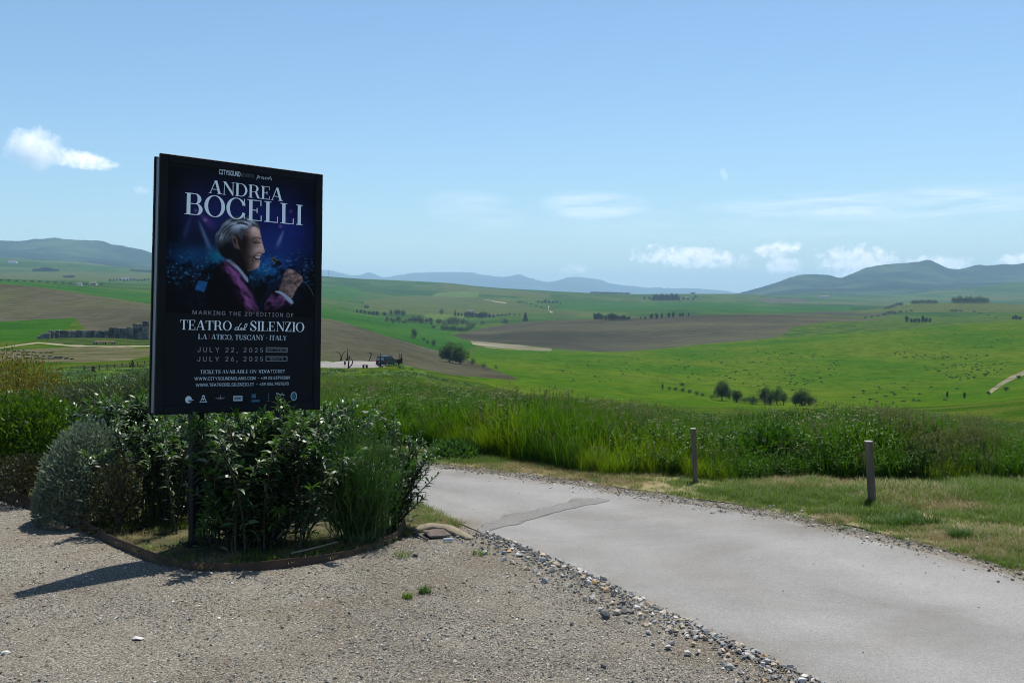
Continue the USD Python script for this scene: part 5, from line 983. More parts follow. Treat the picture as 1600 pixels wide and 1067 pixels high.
def umbel(r, n, h0, h1, spread):
    a = r.uniform(0, 6.28, n); rr = spread * np.sqrt(r.random(n)); h = r.uniform(h0, h1, n); m = 16; c = np.c_[np.cos(a) * rr, np.sin(a) * rr, h]
    aa = r.uniform(0, 6.28, n * m); q = np.sqrt(r.random(n * m)) * 0.035; b = np.repeat(c, m, 0) + np.c_[np.cos(aa) * q, np.sin(aa) * q, -q * q * 8]
    return merge(tubes(np.stack([c * (1, 1, 0), c * (1, 1, 0.5), c], 1), 0.003, 0.002, 3), join(leaf_quads(b, np.c_[np.cos(aa), np.sin(aa), 0.4 + 0 * aa], 0.013, 0.012, r), LEAF4))
def grass_mat(name, a, b, trans=0.45): return leaf_mat(name, a, b, 0.55, trans, (1.05, 1.2, 0.35), 0.25)
G_TALL = grass_mat('tall_grass', (0.062, 0.135, 0.009), (0.14, 0.225, 0.02), 0.5); G_TALL2 = grass_mat('tall_grass_yellow', (0.14, 0.21, 0.014), (0.25, 0.31, 0.035)); G_WEED = grass_mat('weed_green', (0.055, 0.125, 0.010), (0.13, 0.225, 0.025), 0.45)
G_SHORT = grass_mat('short_grass', (0.09, 0.145, 0.014), (0.20, 0.245, 0.038)); G_DRY = grass_mat('dry_grass', (0.24, 0.19, 0.09), (0.40, 0.33, 0.19), 0.3); G_SEED = grass_mat('seed_heads', (0.17, 0.17, 0.08), (0.32, 0.31, 0.19), 0.3); G_DEEP = grass_mat('deep_green', (0.034, 0.085, 0.009), (0.075, 0.15, 0.018), 0.42)
G_FLOWER = grass_mat('white_umbels', (0.30, 0.32, 0.22), (0.55, 0.55, 0.46), 0.3)
G_BLUE = grass_mat('bluish_green', (0.05, 0.11, 0.03), (0.10, 0.17, 0.055), 0.35)
r = np.random.default_rng(77)
verge_line = LineString(FAR_EDGE)
def far_side(x, y):                                   # metres beyond the far edge of the road
    import shapely
    d = shapely.distance(shapely.points(x, y), verge_line); return d
GRASS_FRONT = LineString(smooth_line([ground(x, y)[:2] for x, y in ((300, 692), (560, 695), (640, 700), (760, 714), (850, 726), (950, 742), (1100, 746), (1250, 748), (1330, 752), (1480, 752), (1620, 748), (2000, 745))]))
FRONTY = lambda x: np.interp(x, *np.array(GRASS_FRONT.coords).T)
def field(n, dmin, dmax, umin=-0.2, umax=0.56, power=0.8):
    d = dmin + (dmax - dmin) * r.random(n) ** power; return r.uniform(umin, umax, n) * d, d
# tall grass and weeds from the verge to the brow of the slope
tall = [(tuft(r, 46, 0.45, 0.95, 0.20, 0.011, 0.22, 3, 0.12), G_TALL) for _ in range(4)] + [(tuft(r, 46, 0.45, 0.85, 0.20, 0.010, 0.3, 3, 0.15), G_TALL2) for _ in range(2)] + [(seedstalk(r, 16, 0.7, 1.0, 0.2), G_SEED), (weed(r, 0.8, 170, 0.07), G_WEED), (weed(r, 0.66, 170, 0.075, 0.18), G_DEEP), (weed(r, 0.75, 150, 0.07), G_BLUE), (umbel(r, 9, 0.7, 1.05, 0.25), G_FLOWER)]
X_, Y_ = [], []
for dmin, dmax, n in ((12.5, 18, 12000), (18, 28, 16000), (28, 48, 15000), (48, 85, 11000)):
    x, y = field(n, dmin, dmax); X_.append(x); Y_.append(y)
x, y = np.concatenate(X_), np.concatenate(Y_)
edge_n = (meshkit.fbm(np.stack([x * 0.9, y * 0.9, 0 * x], -1), 3, 2) - 0.5) * 1.0
keep = y > FRONTY(x) + edge_n + 0.05; x, y = x[keep], y[keep]
wz = meshkit.fbm(np.stack([x * 0.28, y * 0.22, 0 * x], -1), 4, 9); wz2 = meshkit.fbm(np.stack([x * 0.5, y * 0.35, 0 * x + 7], -1), 3, 12)
depth = y - FRONTY(x)
weedp = np.clip((wz - 0.50) * 5 + 0.22 * np.clip(depth / 6, 0, 1.2) - 0.05 + 0.3 * np.clip((x / y - 0.12) * 3, 0, 0.5), 0.02, 0.7)
isw = r.random(len(x)) < weedp
left = np.clip((0.14 - x / y) * 6, 0, 1)
idx = np.where(isw, r.choice([7, 8, 9], p=[0.5, 0.3, 0.2], size=len(x)), np.where(r.random(len(x)) < 0.04, 6, np.where(wz2 + 0.10 * left > 0.54, r.integers(4, 6, len(x)), r.integers(0, 4, len(x)))))
idx[r.random(len(x)) < 0.010] = 10
pale = (np.abs(x / y - 0.44) < 0.05) & (depth < 0.9) & (r.random(len(x)) < 0.35); idx[pale] = 6
sc = (0.62 + 0.62 * meshkit.fbm(np.stack([x * 0.35, y * 0.25, 0 * x + 3], -1), 3, 5)) * r.uniform(0.85, 1.15, len(x)) * np.clip(0.55 + depth * 0.55, 0.55, 1) * (1 - 0.25 * np.clip((x / y - 0.38) * 6, 0, 1))
sc *= 0.95 - 0.12 * np.clip((x / y - 0.05) * 6, 0, 1); sc[isw] *= 0.95
sc *= 1 - 0.45 * np.clip((y - 17) / 14, 0, 1) * np.clip(0.55 + x / y * 2.2, 0.3, 1)
scatter('tall_grass', tall, np.c_[x, y, tz(x, y) - 0.02], idx, quats(r.uniform(0, 6.28, len(x)), np.abs(r.normal(0, 0.06, len(x))), r.uniform(0, 6.28, len(x))), np.c_[sc * 1.15, sc * 1.15, sc], 'tall green meadow grass and leafy weeds along the far side of the road', 'grass')
# mown verge
short = [(tuft(r, 60, 0.04, 0.12, 0.16, 0.006, 0.6, 2, 0.6), G_SHORT) for _ in range(4)] + [(tuft(r, 60, 0.03, 0.10, 0.17, 0.006, 0.9, 2, 1.0), G_DRY) for _ in range(2)] + [(tuft(r, 60, 0.05, 0.12, 0.15, 0.008, 0.6, 2, 0.5), G_DEEP)]
n = 34000; d = 6.0 + 11 * r.random(n); x = r.uniform(-0.35, 0.6, n) * d
import shapely
ok = shapely.contains_xy(VERGE, x, d); x, d = x[ok], d[ok]; fs_ = far_side(x, d); ok = (fs_ > 0.10 + 0.25 * meshkit.noise(np.stack([x * 2, d * 2, 0 * x], -1))) & (d < FRONTY(x) + 1.2); x, d, fs_ = x[ok], d[ok], fs_[ok]
nz_ = meshkit.fbm(np.stack([x * 0.8, d * 0.8, 0 * x], -1), 4, 31); ok = r.random(len(x)) < np.clip((nz_ - 0.30) * 4, 0.25, 1) * np.clip(fs_ * 1.2, 0.15, 1); x, d, nz_, fs_ = x[ok], d[ok], nz_[ok], fs_[ok]
dry = meshkit.fbm(np.stack([x * 0.8, d * 1.5, 0 * x + 9], -1), 4, 35)
idx = np.where((dry > 0.51) & (r.random(len(x)) < 0.75), r.integers(4, 6, len(x)), np.where(r.random(len(x)) < 0.10, 6, r.integers(0, 4, len(x))))
scatter('verge_grass', short, np.c_[x, d, 0.0 * x + 0.012 + und(0.05, 0.9, 9)(x, d)], idx, quats(r.uniform(0, 6.28, len(x))), (0.45 + 0.8 * nz_) * r.uniform(0.6, 1.15, len(x)) * np.clip(0.6 + 0.35 * fs_, 0.6, 1.3), 'short green and straw coloured grass on the verge beside the road', 'grass')
# grass and litter in the bed and on the scrap of lawn by the sandbag
n = 4200; x = r.uniform(-9, -0.7, n); d = r.uniform(8.9, 14, n); ok = shapely.contains_xy(BED.buffer(-0.03), x, d); x, d = x[ok], d[ok]
g = meshkit.fbm(np.stack([x, d, 0 * x], -1), 3, 41); ok = r.random(len(x)) < np.clip((g - 0.36) * 4, 0.05, 1); x, d = x[ok], d[ok]
lx, ly = r.uniform(-1.5, -0.5, 1500), r.uniform(10, 12.6, 1500); ok = shapely.contains_xy(LAWN.buffer(0.03), lx, ly); x, d = np.r_[x, lx[ok]], np.r_[d, ly[ok]]; zz = np.r_[np.full(len(x) - ok.sum(), 0.035), np.full(ok.sum(), 0.0)]
scatter('bed_grass', short, np.c_[x, d, zz + 0.02 * (r.random(len(x)) - 0.5)], np.where(r.random(len(x)) < 0.55, 4, r.integers(0, 4, len(x))), quats(r.uniform(0, 6.28, len(x))), r.uniform(0.35, 0.8, len(x)), 'thin grass and dry litter on the soil of the planted bed', 'grass')
# single tufts and weeds one can tell apart
def tuft_thing(name, label, px, py, mesh, m, z=0.0, s=1.0, group=None, cat='grass tuft'):
    p = ground(px, py, z); t = thing(name, label, cat, p, group=group, scale=s); obj('blades', mesh, m, t); return t
tuft_thing('grass_tuft', 'small dark green grass tuft on the open gravel, right of a paler one', 664, 926, tuft(r, 70, 0.05, 0.09, 0.05, 0.006, 0.5, 3, 0.5), G_DEEP)
tuft_thing('grass_tuft', 'small pale green grass tuft on the open gravel, left of a darker one', 636, 934, tuft(r, 60, 0.04, 0.08, 0.045, 0.006, 0.5, 3, 0.5), G_SHORT)
tuft_thing('grass_tuft', 'round dark green tuft at the gravel edge of the verge, right of the right stake', 1503, 843, tuft(r, 260, 0.08, 0.16, 0.11, 0.008, 0.5, 3, 0.5), G_DEEP)
tuft_thing('grass_tuft', 'wide dark green tuft on the verge between the right stake and the round tuft', 1432, 822, merge(*[(lambda m, o: (m[0] + (o, 0.05 * k, 0), m[1]))(tuft(r, 160, 0.08, 0.17, 0.16, 0.008, 0.5, 3, 0.6), -0.25 + 0.22 * k) for k in range(3)]), G_DEEP)
tuft_thing('grass_tuft', 'ragged green tuft among the stones near the patched asphalt', 752, 866, tuft(r, 60, 0.03, 0.07, 0.09, 0.006, 0.6, 3, 0.7), G_SHORT)
tuft_thing('grass_tuft', 'ragged green tuft on the earth below the right end of the metal edging', 628, 868, tuft(r, 70, 0.03, 0.07, 0.11, 0.006, 0.6, 3, 0.7), G_SHORT)
def weed_bush(label, px, py, d, h, w, seed, n=1500, m=None):
    rr = np.random.default_rng(seed); p = at(px, py, d); mound('weed_bush', label, p[0], p[1], float(tz(p[0], p[1])), w, w * 0.8, h, n, 0.11, 0.045, m or G_DEEP, seed, lumps=0.4, upward=0.6)
weed_bush('dark leafy weed bush standing among pale grass behind the road bend', 822, 690, 16.3, 0.72, 0.32, 141, 900)
weed_bush('dark leafy weed bush before the tall grass between the two stakes', 1205, 735, 14.5, 0.66, 0.5, 142, 1300)
weed_bush('low grey green weed on the verge left of the dark weed bush', 715, 702, 15.6, 0.28, 0.45, 143, 700, G_BLUE)
# stakes
M_WOOD = noisy('stake_wood', [(0.3, (0.075, 0.052, 0.034)), (0.7, (0.16, 0.118, 0.08))], 14, 7, stretch=(1, 1, 0.12), bump=0.5, bump_scale=50, bump_dist=0.006, coord='o')
def stake(label, bx_, by_, tx_, ty_, w):
    b = ground(bx_, by_); d = b[1]; tp = at(tx_, ty_, d); m = rbox(-w / 2, w / 2, -w / 2, w / 2, -0.15, tp[2], 0.007)
    v = m.vertices; u = v[:, 2] / tp[2]; v = v + np.c_[(tp[0] - b[0]) * u, 0.02 * u, 0 * u]; m.vertices = v
    m = trimesh.Trimesh(*trimesh.remesh.subdivide(m.vertices, m.faces)); m.vertices += 0.004 * (meshkit.fbm(m.vertices * 9, 2) - 0.5)[:, None]
    t = thing('wooden_stake', label, 'stake', b, 0.0); obj('shaft', m, M_WOOD, t, smooth=30); cap = rbox(tp[0] - b[0] - w / 2 - .003, tp[0] - b[0] + w / 2 + .003, 0.02 - w / 2, 0.02 + w / 2, tp[2] + 0.001, tp[2] + 0.016, .005); obj('top', cap, plain('weathered_end', (0.34, 0.30, 0.26), 0.85) if not stage.GetPrimAtPath('/World/Looks/weathered_end') else UsdShade.Material.Get(stage, '/World/Looks/weathered_end'), t)
stake('weathered wooden stake on the verge, farther of the two, near the middle of the picture', 1087, 754, 1083.5, 671, 0.062)
stake('weathered wooden stake on the verge, nearer of the two, towards the right picture edge', 1363, 789, 1358, 691, 0.078)
# meadow between the parking place and the brow, seen from above: coarse clumps
clump = [(tuft(r, 60, 0.25, 0.6, 0.55, 0.05, 0.5, 2, 0.5), G_TALL) for _ in range(2)] + [(tuft(r, 60, 0.2, 0.5, 0.55, 0.05, 0.6, 2, 0.6), G_TALL2) for _ in range(2)] + [(weed(r, 0.5, 120, 0.2, 0.35), G_DEEP) for _ in range(2)] + [(tuft(r, 50, 0.15, 0.4, 0.6, 0.05, 0.7, 2, 0.8), G_DRY)]
x = np.concatenate([r.uniform(-0.56, 0.05, 14000) * 1, r.uniform(-0.56, 0.2, 12000)]); d = np.r_[18 + 52 * r.random(14000) ** 0.8, 70 + 150 * r.random(12000) ** 0.8]; x = x * d
ok = ~((d < 85) & (x / d > -0.12)); x, d = x[ok], d[ok]
nz_ = meshkit.fbm(np.stack([x / 7, d / 12, 0 * x], -1), 4, 51)
ok = (r.random(len(x)) < np.clip(0.35 + (nz_ - 0.5) * 3, 0.1, 1)); x, d, nz_ = x[ok], d[ok], nz_[ok]
top = on_terrain(560, 576, 120)[1]
park = (d > 158) & (np.abs(x / d + 0.17) < 0.06)
x, d, nz_ = x[~park], d[~park], nz_[~park]
idx = np.where(nz_ > 0.54, r.integers(4, 6, len(x)), np.where(r.random(len(x)) < 0.015, 6, r.integers(0, 4, len(x))))
scatter('meadow_growth', clump, np.c_[x, d, tz(x, d) - 0.05], idx, quats(r.uniform(0, 6.28, len(x))), np.c_[(s3 := r.uniform(0.7, 1.3, len(x)) * np.clip(d / 70, 0.7, 1.5)), s3, s3 * np.clip(0.5 + (x / d + 0.35) * 1.5, 0.25, 0.6)], 'rough clumped growth on the slope below the parking place', 'grass')

# ------------------------------------------------------------------ trees, farms, theatre and sculptures in the valley
def crown_mesh(r, n, rx, rz, zc, leaf, lumps=9, cone=False):
    """Leaf faces in several uneven clumps round the middle of a crown."""
    lumps = lumps + 8; rx *= 1.1; cs = norm(r.normal(size=(lumps, 3))) * (r.random((lumps, 1)) ** 0.5) * (0.66 * rx, 0.66 * rx, 0.72 * rz); cs[:, 2] += zc; rad = r.uniform(0.26, 0.50, lumps)
    if cone:
        z = r.random(n) ** 1.2; a = r.uniform(0, 6.28, n); q = rx * (1 - z * 0.96) * (0.55 + 0.45 * r.random(n)) * (0.8 + 0.4 * meshkit.noise(np.c_[a * 2, z * 9, 0 * z]))
        pts = np.c_[np.cos(a) * q, np.sin(a) * q, zc - rz + 2 * rz * z]; d = np.c_[np.cos(a), np.sin(a), 0.2 + 0 * a]
    else:
        k = r.integers(0, lumps, n); d = norm(r.normal(size=(n, 3))); pts = cs[k] + d * (rad[k] * (1 - 0.5 * r.random(n) ** 2))[:, None] * (rx, rx, rz)
    return join(leaf_quads(pts, d + r.normal(0, 0.6, (n, 3)) + (0, 0, 0.2), leaf * r.uniform(0.6, 1.4, n), leaf * 0.7, r), LEAF4)
def tmat(name, a, b, t=0.3): return leaf_mat(name, a, b, 0.6, t, (1.0, 1.15, 0.45), 0.2)
T_BROAD = tmat('tree_green', (0.05, 0.09, 0.015), (0.125, 0.18, 0.035), 0.45); T_DARK = tmat('tree_dark', (0.024, 0.048, 0.013), (0.06, 0.092, 0.025), 0.4); T_WILL = tmat('tree_grey_green', (0.075, 0.105, 0.045), (0.16, 0.20, 0.09)); T_CON = tmat('conifer_green', (0.008, 0.017, 0.008), (0.02, 0.034, 0.014), 0.15); T_LIGHT = tmat('tree_light', (0.06, 0.105, 0.018), (0.14, 0.195, 0.042))
KINDS_ = {'broad_tree': (T_BROAD, 0.42, 0.50, 0.50, False), 'dark_tree': (T_DARK, 0.42, 0.50, 0.49, False), 'willow_tree': (T_WILL, 0.55, 0.48, 0.47, False), 'conifer_tree': (T_CON, 0.26, 0.48, 0.52, True), 'light_tree': (T_LIGHT, 0.40, 0.50, 0.51, False), 'round_bush': (T_BROAD, 0.62, 0.48, 0.46, False), 'dark_bush': (T_DARK, 0.75, 0.48, 0.45, False)}
def build_tree(name, label, loc, h, n, seed, wide=1.0, group=None):
    m, rx, rz, zc, cone = KINDS_[name]; r = np.random.default_rng(seed); t = thing(name, label, 'bush' if 'bush' in name else 'tree', loc, r.uniform(0, 6.28), group, scale=(h * wide, h * wide, h))
    k = 7; u = np.linspace(0, 1, 5); a = r.uniform(0, 6.28, k); limb = np.stack([np.cos(a)[:, None] * rx * 0.55 * u ** 1.3, np.sin(a)[:, None] * rx * 0.55 * u ** 1.3, 0.18 + (r.uniform(0.35, 0.65, k))[:, None] * u], -1)
    trunk = np.c_[0.01 * np.sin(4 * u), 0 * u, -0.05 + 0.75 * u][None]
    obj('trunk', merge(tubes(trunk, 0.032, 0.012, 6), tubes(limb, 0.013, 0.004, 4)), M_STEM, t)
    obj('crown', crown_mesh(r, n, rx, rz, zc, 0.042 if n > 1500 else 0.085, 10, cone), m, t)
    return t
FIRST = {}
ORD = ('first second third fourth fifth sixth seventh eighth ninth tenth eleventh twelfth thirteenth fourteenth fifteenth sixteenth seventeenth eighteenth nineteenth twentieth twenty-first twenty-second twenty-third twenty-fourth').split()
ROWS = {}
def number_rows():
    for g_, items in ROWS.items():
        for k, (px, p, lab) in enumerate(sorted(items, key=lambda q: q[0])): p.SetCustomDataByKey('label', f'{lab}, {ORD[k]} from the left of the {g_}')
def tree(*a, **k):
    p = tree_(*a, **k); g_ = k.get('group') or (a[8] if len(a) > 8 else None)
    if g_: ROWS.setdefault(g_, []).append((a[1], p, a[0].replace('_', ' ')))
    return p
def tree_(name, px, py, hpx, dmin, dmax, label, wide=1.0, group=None, big=0, seed=0):
    p = on_terrain(px, py, dmin, dmax); h = hpx / F * p[1]; loc = p - (0, 0, 0.02 * h)
    rr = np.random.default_rng(int(px * 7 + py * 13)); 
    if big or (name, 0) not in FIRST:
        t = build_tree(name, label, loc, h, big or 900, 500 + int(px), wide, group)
        if not big: FIRST[(name, 0)] = t.GetPath()
        return t
    h *= 1.12; wide *= 1.3
    return copy_of(FIRST[(name, 0)], name, loc, rr.uniform(0, 6.28), (h * wide * rr.uniform(0.8, 1.2), h * wide * rr.uniform(0.8, 1.2), h * rr.uniform(0.88, 1.1)), label, 'bush' if 'bush' in name else 'tree', group)
# the clump of tall trees in the dip and its neighbours
tree('broad_tree', 702, 566, 31, 480, 900, 'left tree of the tall green clump in the valley dip', 1.15, None, 6500)
tree('broad_tree', 719, 569, 33, 480, 900, 'right and tallest tree of the green clump in the valley dip', 1.15, None, 7000)
tree('broad_tree', 691, 561, 17, 480, 900, 'low tree at the left foot of the tall valley clump', 1.2, None, 2200)
tree('willow_tree', 739, 570, 14, 480, 900, 'greyish willow bush at the right foot of the tall valley clump', 0.8, None, 1800)
tree('willow_tree', 756, 575, 9, 420, 900, 'low spreading grey willow between the tall clump and the ploughed tip', 1.3, None, 1600)
tree('willow_tree', 775, 577, 8, 420, 900, 'last small grey willow near the tip of the ploughed field', 0.7, None, 1600)
tree('broad_tree', 647, 529, 17, 600, 1400, 'single round tree on the edge of the bright wheat field', 0.95, None, 2600)
tree('dark_tree', 677, 541, 13, 600, 1300, 'dark round tree above the tall valley clump', 0.85, None, 1800)
tree('dark_tree', 668, 538, 8, 600, 1300, 'small dark tree left of the dark round one above the valley clump', 0.8, None, 1600)
tree('round_bush', 662, 532, 6, 700, 1300, 'green bush on the wheat field edge right of the single round tree', 0.9)
# the group behind the brow of the tall grass
tree('light_tree', 1128, 626, 32, 250, 420, 'loose light green tree, tallest of those below the right meadow hill', 1.1, None, 5200)
tree('dark_tree', 1151, 629, 23, 250, 420, 'dark tree touching the loose light green one below the meadow hill', 1.0, None, 3600)
tree('dark_bush', 1112, 624, 9, 250, 420, 'small dark bush at the left foot of the loose light green tree', 0.7, None, 1600)
tree('dark_bush', 1176, 632, 17, 250, 420, 'low dark bush between the two tree pairs below the meadow hill', 1.35, None, 3000)
tree('dark_tree', 1195, 632, 31, 250, 420, 'dark tree in the middle of the row below the meadow hill', 0.85, None, 3600)
tree('broad_tree', 1214, 632, 30, 250, 420, 'green tree right of the dark middle tree below the meadow hill', 0.9, None, 3600)
tree('broad_tree', 1253, 634, 30, 250, 420, 'rightmost spreading tree of the row below the meadow hill', 1.25, None, 4600)
tree('dark_bush', 1272, 633, 16, 250, 420, 'dark bush at the right foot of the rightmost spreading tree', 0.7, None, 1600)
for x, y, h, k, w, lab in ((1139, 624, 19, 'light_tree', 1.0, 'light green tree filling the gap beside the loose tallest tree'), (1163, 630, 12, 'dark_bush', 1.1, 'dark bush right of the dark tree touching the loose light one'), (1204, 633, 25, 'dark_tree', 1.0, 'dark tree squeezed between the middle pair below the meadow hill'), (1224, 633, 22, 'broad_tree', 1.0, 'green tree at the right end of the middle pair'), (1243, 634, 22, 'broad_tree', 1.0, 'lower green tree left of the rightmost spreading tree'), (1264, 634, 21, 'dark_tree', 1.0, 'dark tree just right of the rightmost spreading tree')):
    tree(k, x, y, h, 250, 420, lab, w, None, 2600)
tree('dark_tree', 1035, 610, 13, 280, 500, 'small dark pointed tree alone at the left end of a grey hedge', 0.5, None, 1600)
for k, (x, y, h) in enumerate(((1046, 609, 6), (1056, 610, 6), (1067, 612, 6), (1078, 614, 6), (1089, 617, 6), (1098, 619, 5))):
    tree('willow_tree', x, y, h, 280, 500, 'grey bush in the low hedge running down from the small dark pointed tree', 0.9, 'bushes of the low grey hedge')
tree('round_bush', 1066, 603, 6, 300, 560, 'pale green bush above the low grey hedge on the meadow', 1.1)
tree('dark_tree', 1480, 621, 11, 240, 600, 'left of two small dark trees on the meadow near the dirt track', 0.5)
tree('dark_tree', 1507, 622, 9, 240, 600, 'right of two small dark trees on the meadow near the dirt track', 0.6)
for x, y, h, lab in ((1545, 617, 7, 'dark bush at the lower end of the dirt track'), (1572, 611, 7, 'dark bush beside the middle of the dirt track'), (1592, 592, 6, 'dark bush beside the upper end of the dirt track')):
    tree('dark_bush', x, y, h, 240, 700, lab, 0.8)
# valley floor around the middle farm
G1, G2, G3 = 'stream trees in the middle valley', 'dark stream hedge', 'hedge below the stream trees'
for x, y, h, k, w in ((605, 501, 8, 'broad_tree', .8), (613, 502, 6, 'willow_tree', .9), (623, 503, 10, 'broad_tree', .8), (634, 503, 6, 'willow_tree', .9), (641, 503, 7, 'broad_tree', .9), (649, 504, 12, 'willow_tree', .7), (658, 505, 13, 'willow_tree', .9), (667, 505, 9, 'broad_tree', .9), (673, 504, 8, 'dark_tree', .8), (686, 506, 10, 'broad_tree', .8), (694, 506, 6, 'willow_tree', 1.), (701, 507, 11, 'willow_tree', .8), (708, 507, 13, 'broad_tree', .8), (714, 507, 11, 'willow_tree', .8), (723, 507, 11, 'broad_tree', .7), (735, 508, 5, 'willow_tree', 1.0), (742, 508, 4, 'willow_tree', 1.0)):
    tree(k, x, y, h, 1400, 2600, {'broad_tree': 'green tree', 'willow_tree': 'greyish tree', 'dark_tree': 'dark tree'}[k] + ' of the loose row along the stream in the middle valley', w, G1)
rs = np.random.default_rng(61)
for k in range(24):
    x = 602 + 140 * (k + rs.random()) / 24; tree('willow_tree' if rs.random() < .5 else 'round_bush', x, 502 + 0.05 * (x - 605) + rs.uniform(-4, 3), rs.uniform(3, 5.5), 1400, 2600, 'low bush of the undergrowth between the stream trees in the middle valley', rs.uniform(.8, 1.3), 'stream undergrowth')
for x, y, h in ((558, 488, 4), (564, 489, 5), (570, 490, 5), (577, 491, 5), (583, 492, 6), (589, 493, 7), (601, 493, 6)):
    tree('dark_tree', x, y, h, 1400, 2600, 'dark tree of the thick hedge left of the stream trees', 1.1, G2)
for x, y, h in ((611, 493, 9), (619, 493, 10), (623, 493, 10), (630, 494, 10)):
    tree('broad_tree', x, y, h, 1400, 2600, 'tall thin tree standing right of the thick dark hedge', 0.55, 'thin trees beside the thick hedge')
for x, y in ((692, 516), (698, 516.5), (704, 517), (710, 517.5), (716, 518), (722, 518.5), (728, 518), (733, 516), (738, 513)):
    tree('round_bush', x, y, 9, 1250, 2000, 'bush of the dense clipped looking hedge below the stream trees', 0.8, G3)
tree('round_bush', 677, 513, 6, 1250, 2000, 'short separate bush left of the dense hedge below the stream', 0.9)
tree('broad_tree', 690, 491, 8, 1700, 2700, 'round tree alone on the light field above the stream', 0.8)
tree('round_bush', 573, 482, 7, 1700, 2900, 'bushy thicket on the slope above the thick dark hedge', 0.9)
tree('conifer_tree', 711, 493, 9, 1700, 2700, 'pointed cypress at the left end of the farm grove', 0.7)
for x, y, h in ((716, 494, 6), (721, 494, 5), (728, 496, 9), (733, 496, 10), (738, 496, 9), (744, 496, 8), (749, 497, 9), (754, 497, 10), (759, 496, 9), (765, 496, 6), (771, 496, 5)):
    tree('dark_tree', x, y, h, 1700, 2600, 'dark tree of the grove around the farmhouse in the middle valley', 0.8, 'grove around the middle farm')
for x, y, h in ((778, 494, 4), (784, 494, 4), (790, 494, 4), (796, 493, 4), (804, 493, 4), (812, 493, 3), (820, 492, 3)):
    tree('dark_bush', x, y, h, 1700, 2700, 'dark bush of the straggling hedge right of the farm grove', 0.9, 'hedge right of the farm grove')
tree('willow_tree', 788, 505, 9, 1500, 2600, 'broad grey green tree just above the far ploughed field', 1.2)
tree('conifer_tree', 821, 502, 12, 1500, 2600, 'dark pointed conifer standing on the edge of the far ploughed field', 0.75)
tree('dark_bush', 754, 506, 4, 1500, 2600, 'small dark bush left of the broad grey green tree', 1.2)
for x, y, h in ((841, 473, 4), (847, 474, 4), (852, 473, 5), (858, 474, 5), (864, 474, 5), (870, 474, 4), (876, 475, 3)):
    tree('dark_tree', x, y, h, 2600, 4200, 'dark tree around the small upper farm with the winding pale track', 1.0, 'trees around the upper farm')
for x, y, h in ((810, 473, 3), (815, 473, 3), (822, 474, 2.5), (830, 476, 2.5), (838, 479, 2.5), (846, 481, 2.5)):
    tree('dark_bush', x, y, h, 2600, 4200, 'small bush of the field line left of the upper farm', 1.2, 'field line left of the upper farm')
# skyline of the far ploughed hill
G4 = 'trees on the far ploughed skyline'
for x, y, h in ((930, 499, 9), (934, 499, 11), (940, 499.5, 8), (946, 500, 8), (952, 500, 9), (957, 500, 11), (962, 500, 9), (968, 500, 6), (973, 500, 8), (978, 500, 6), (983, 499.5, 5)):
    tree('dark_tree', x, y, h, 1500, 2200, 'dark tree of the thick copse at the left of the ploughed skyline', 0.9, 'thick copse on the ploughed skyline')
for x, y, h in ((1001, 499, 4), (1008, 499, 5), (1018, 498, 9), (1026, 497.5, 9), (1034, 497, 7), (1045, 496, 8), (1052, 496, 9), (1063, 495, 6), (1067, 494, 6), (1076, 494, 5)):
    tree('dark_tree', x, y, h, 1500, 2200, 'dark tree of the thinly spaced line right of the thick copse', 0.6, G4)
for k in range(16):
    tree('conifer_tree', 1021 + k * 2.6, 469.5 - (k % 3) * 1.2, 7, 2900, 4600, 'blue dark conifer of the block plantation on the far green ridge', 1.2, 'conifers of the far plantation')
for x, y in ((1007, 468), (1015, 468), (1068, 469), (1075, 469), (1083, 469), (1087, 466)):
    tree('dark_tree', x, y, 4.5, 2900, 4600, 'dark tree beside the far conifer plantation', 0.9, 'trees beside the far plantation')
for k in range(20):
    tree('dark_tree', 924 + k * 3.1, 458.6 + 0.09 * k, 3.2, 4300, 6000, 'tiny tree of the long row on the farthest green ridge', 1.0, 'row of trees on the farthest ridge')
tree('round_bush', 1083, 460, 4, 4000, 6000, 'tree crowned knoll top on the farthest green ridge', 1.3)
# right skyline groves
for k in range(11): tree('round_bush', 1491 + k * 5.0, 474, 10 + (k % 3), 2000, 3300, 'tree of the dense rounded grove on the right hand hilltop', 0.62, 'dense grove on the right hilltop')
for k in range(8): tree('round_bush', 1427 + k * 5.0, 474.5, 6 + (k % 2), 2000, 3300, 'tree of the lower lighter grove left of the dense one', 0.8, 'lower grove on the right hilltop')
for x, y, h in ((1384, 483, 4), (1390, 482, 4), (1396, 480, 5), (1402, 478, 5), (1407, 477, 5)): tree('dark_bush', x, y, h, 2000, 3300, 'dark bush of the short hedge climbing to the hilltop groves', 1.0, 'hedge climbing to the groves')
for x, y, h in ((1352, 497, 2.5), (1362, 496, 3), (1372, 495, 3), (1382, 493, 5), (1390, 491, 6), (1398, 491, 5), (1407, 489, 4), (1416, 488, 3), (1424, 487, 3)): tree('dark_bush', x, y, h, 1700, 3000, 'grey green bush of the hedge slanting across the hill below the groves', 1.1, 'hedge slanting below the groves')
for x, y, h in ((1488, 487, 4), (1494, 487, 4), (1501, 487, 3), (1522, 488, 3), (1532, 490, 2.5), (1545, 493, 2), (1556, 496, 2)): tree('dark_bush', x, y, h, 1700, 3000, 'small dark bush on the field line below the dense grove', 1.1, 'field line below the dense grove')
for x, y, h, w in ((1417, 504, 10, .6), (1424, 504, 6, .9), (1430, 504, 7, .8), (1436, 504, 7, .9), (1442, 504, 10, .7), (1447, 503.5, 8, .8), (1453, 503.5, 6, .8)): tree('dark_tree', x, y, h, 950, 1900, 'dark tree of the clump peeping over the brow of the right meadow hill', w, 'clump behind the meadow brow')
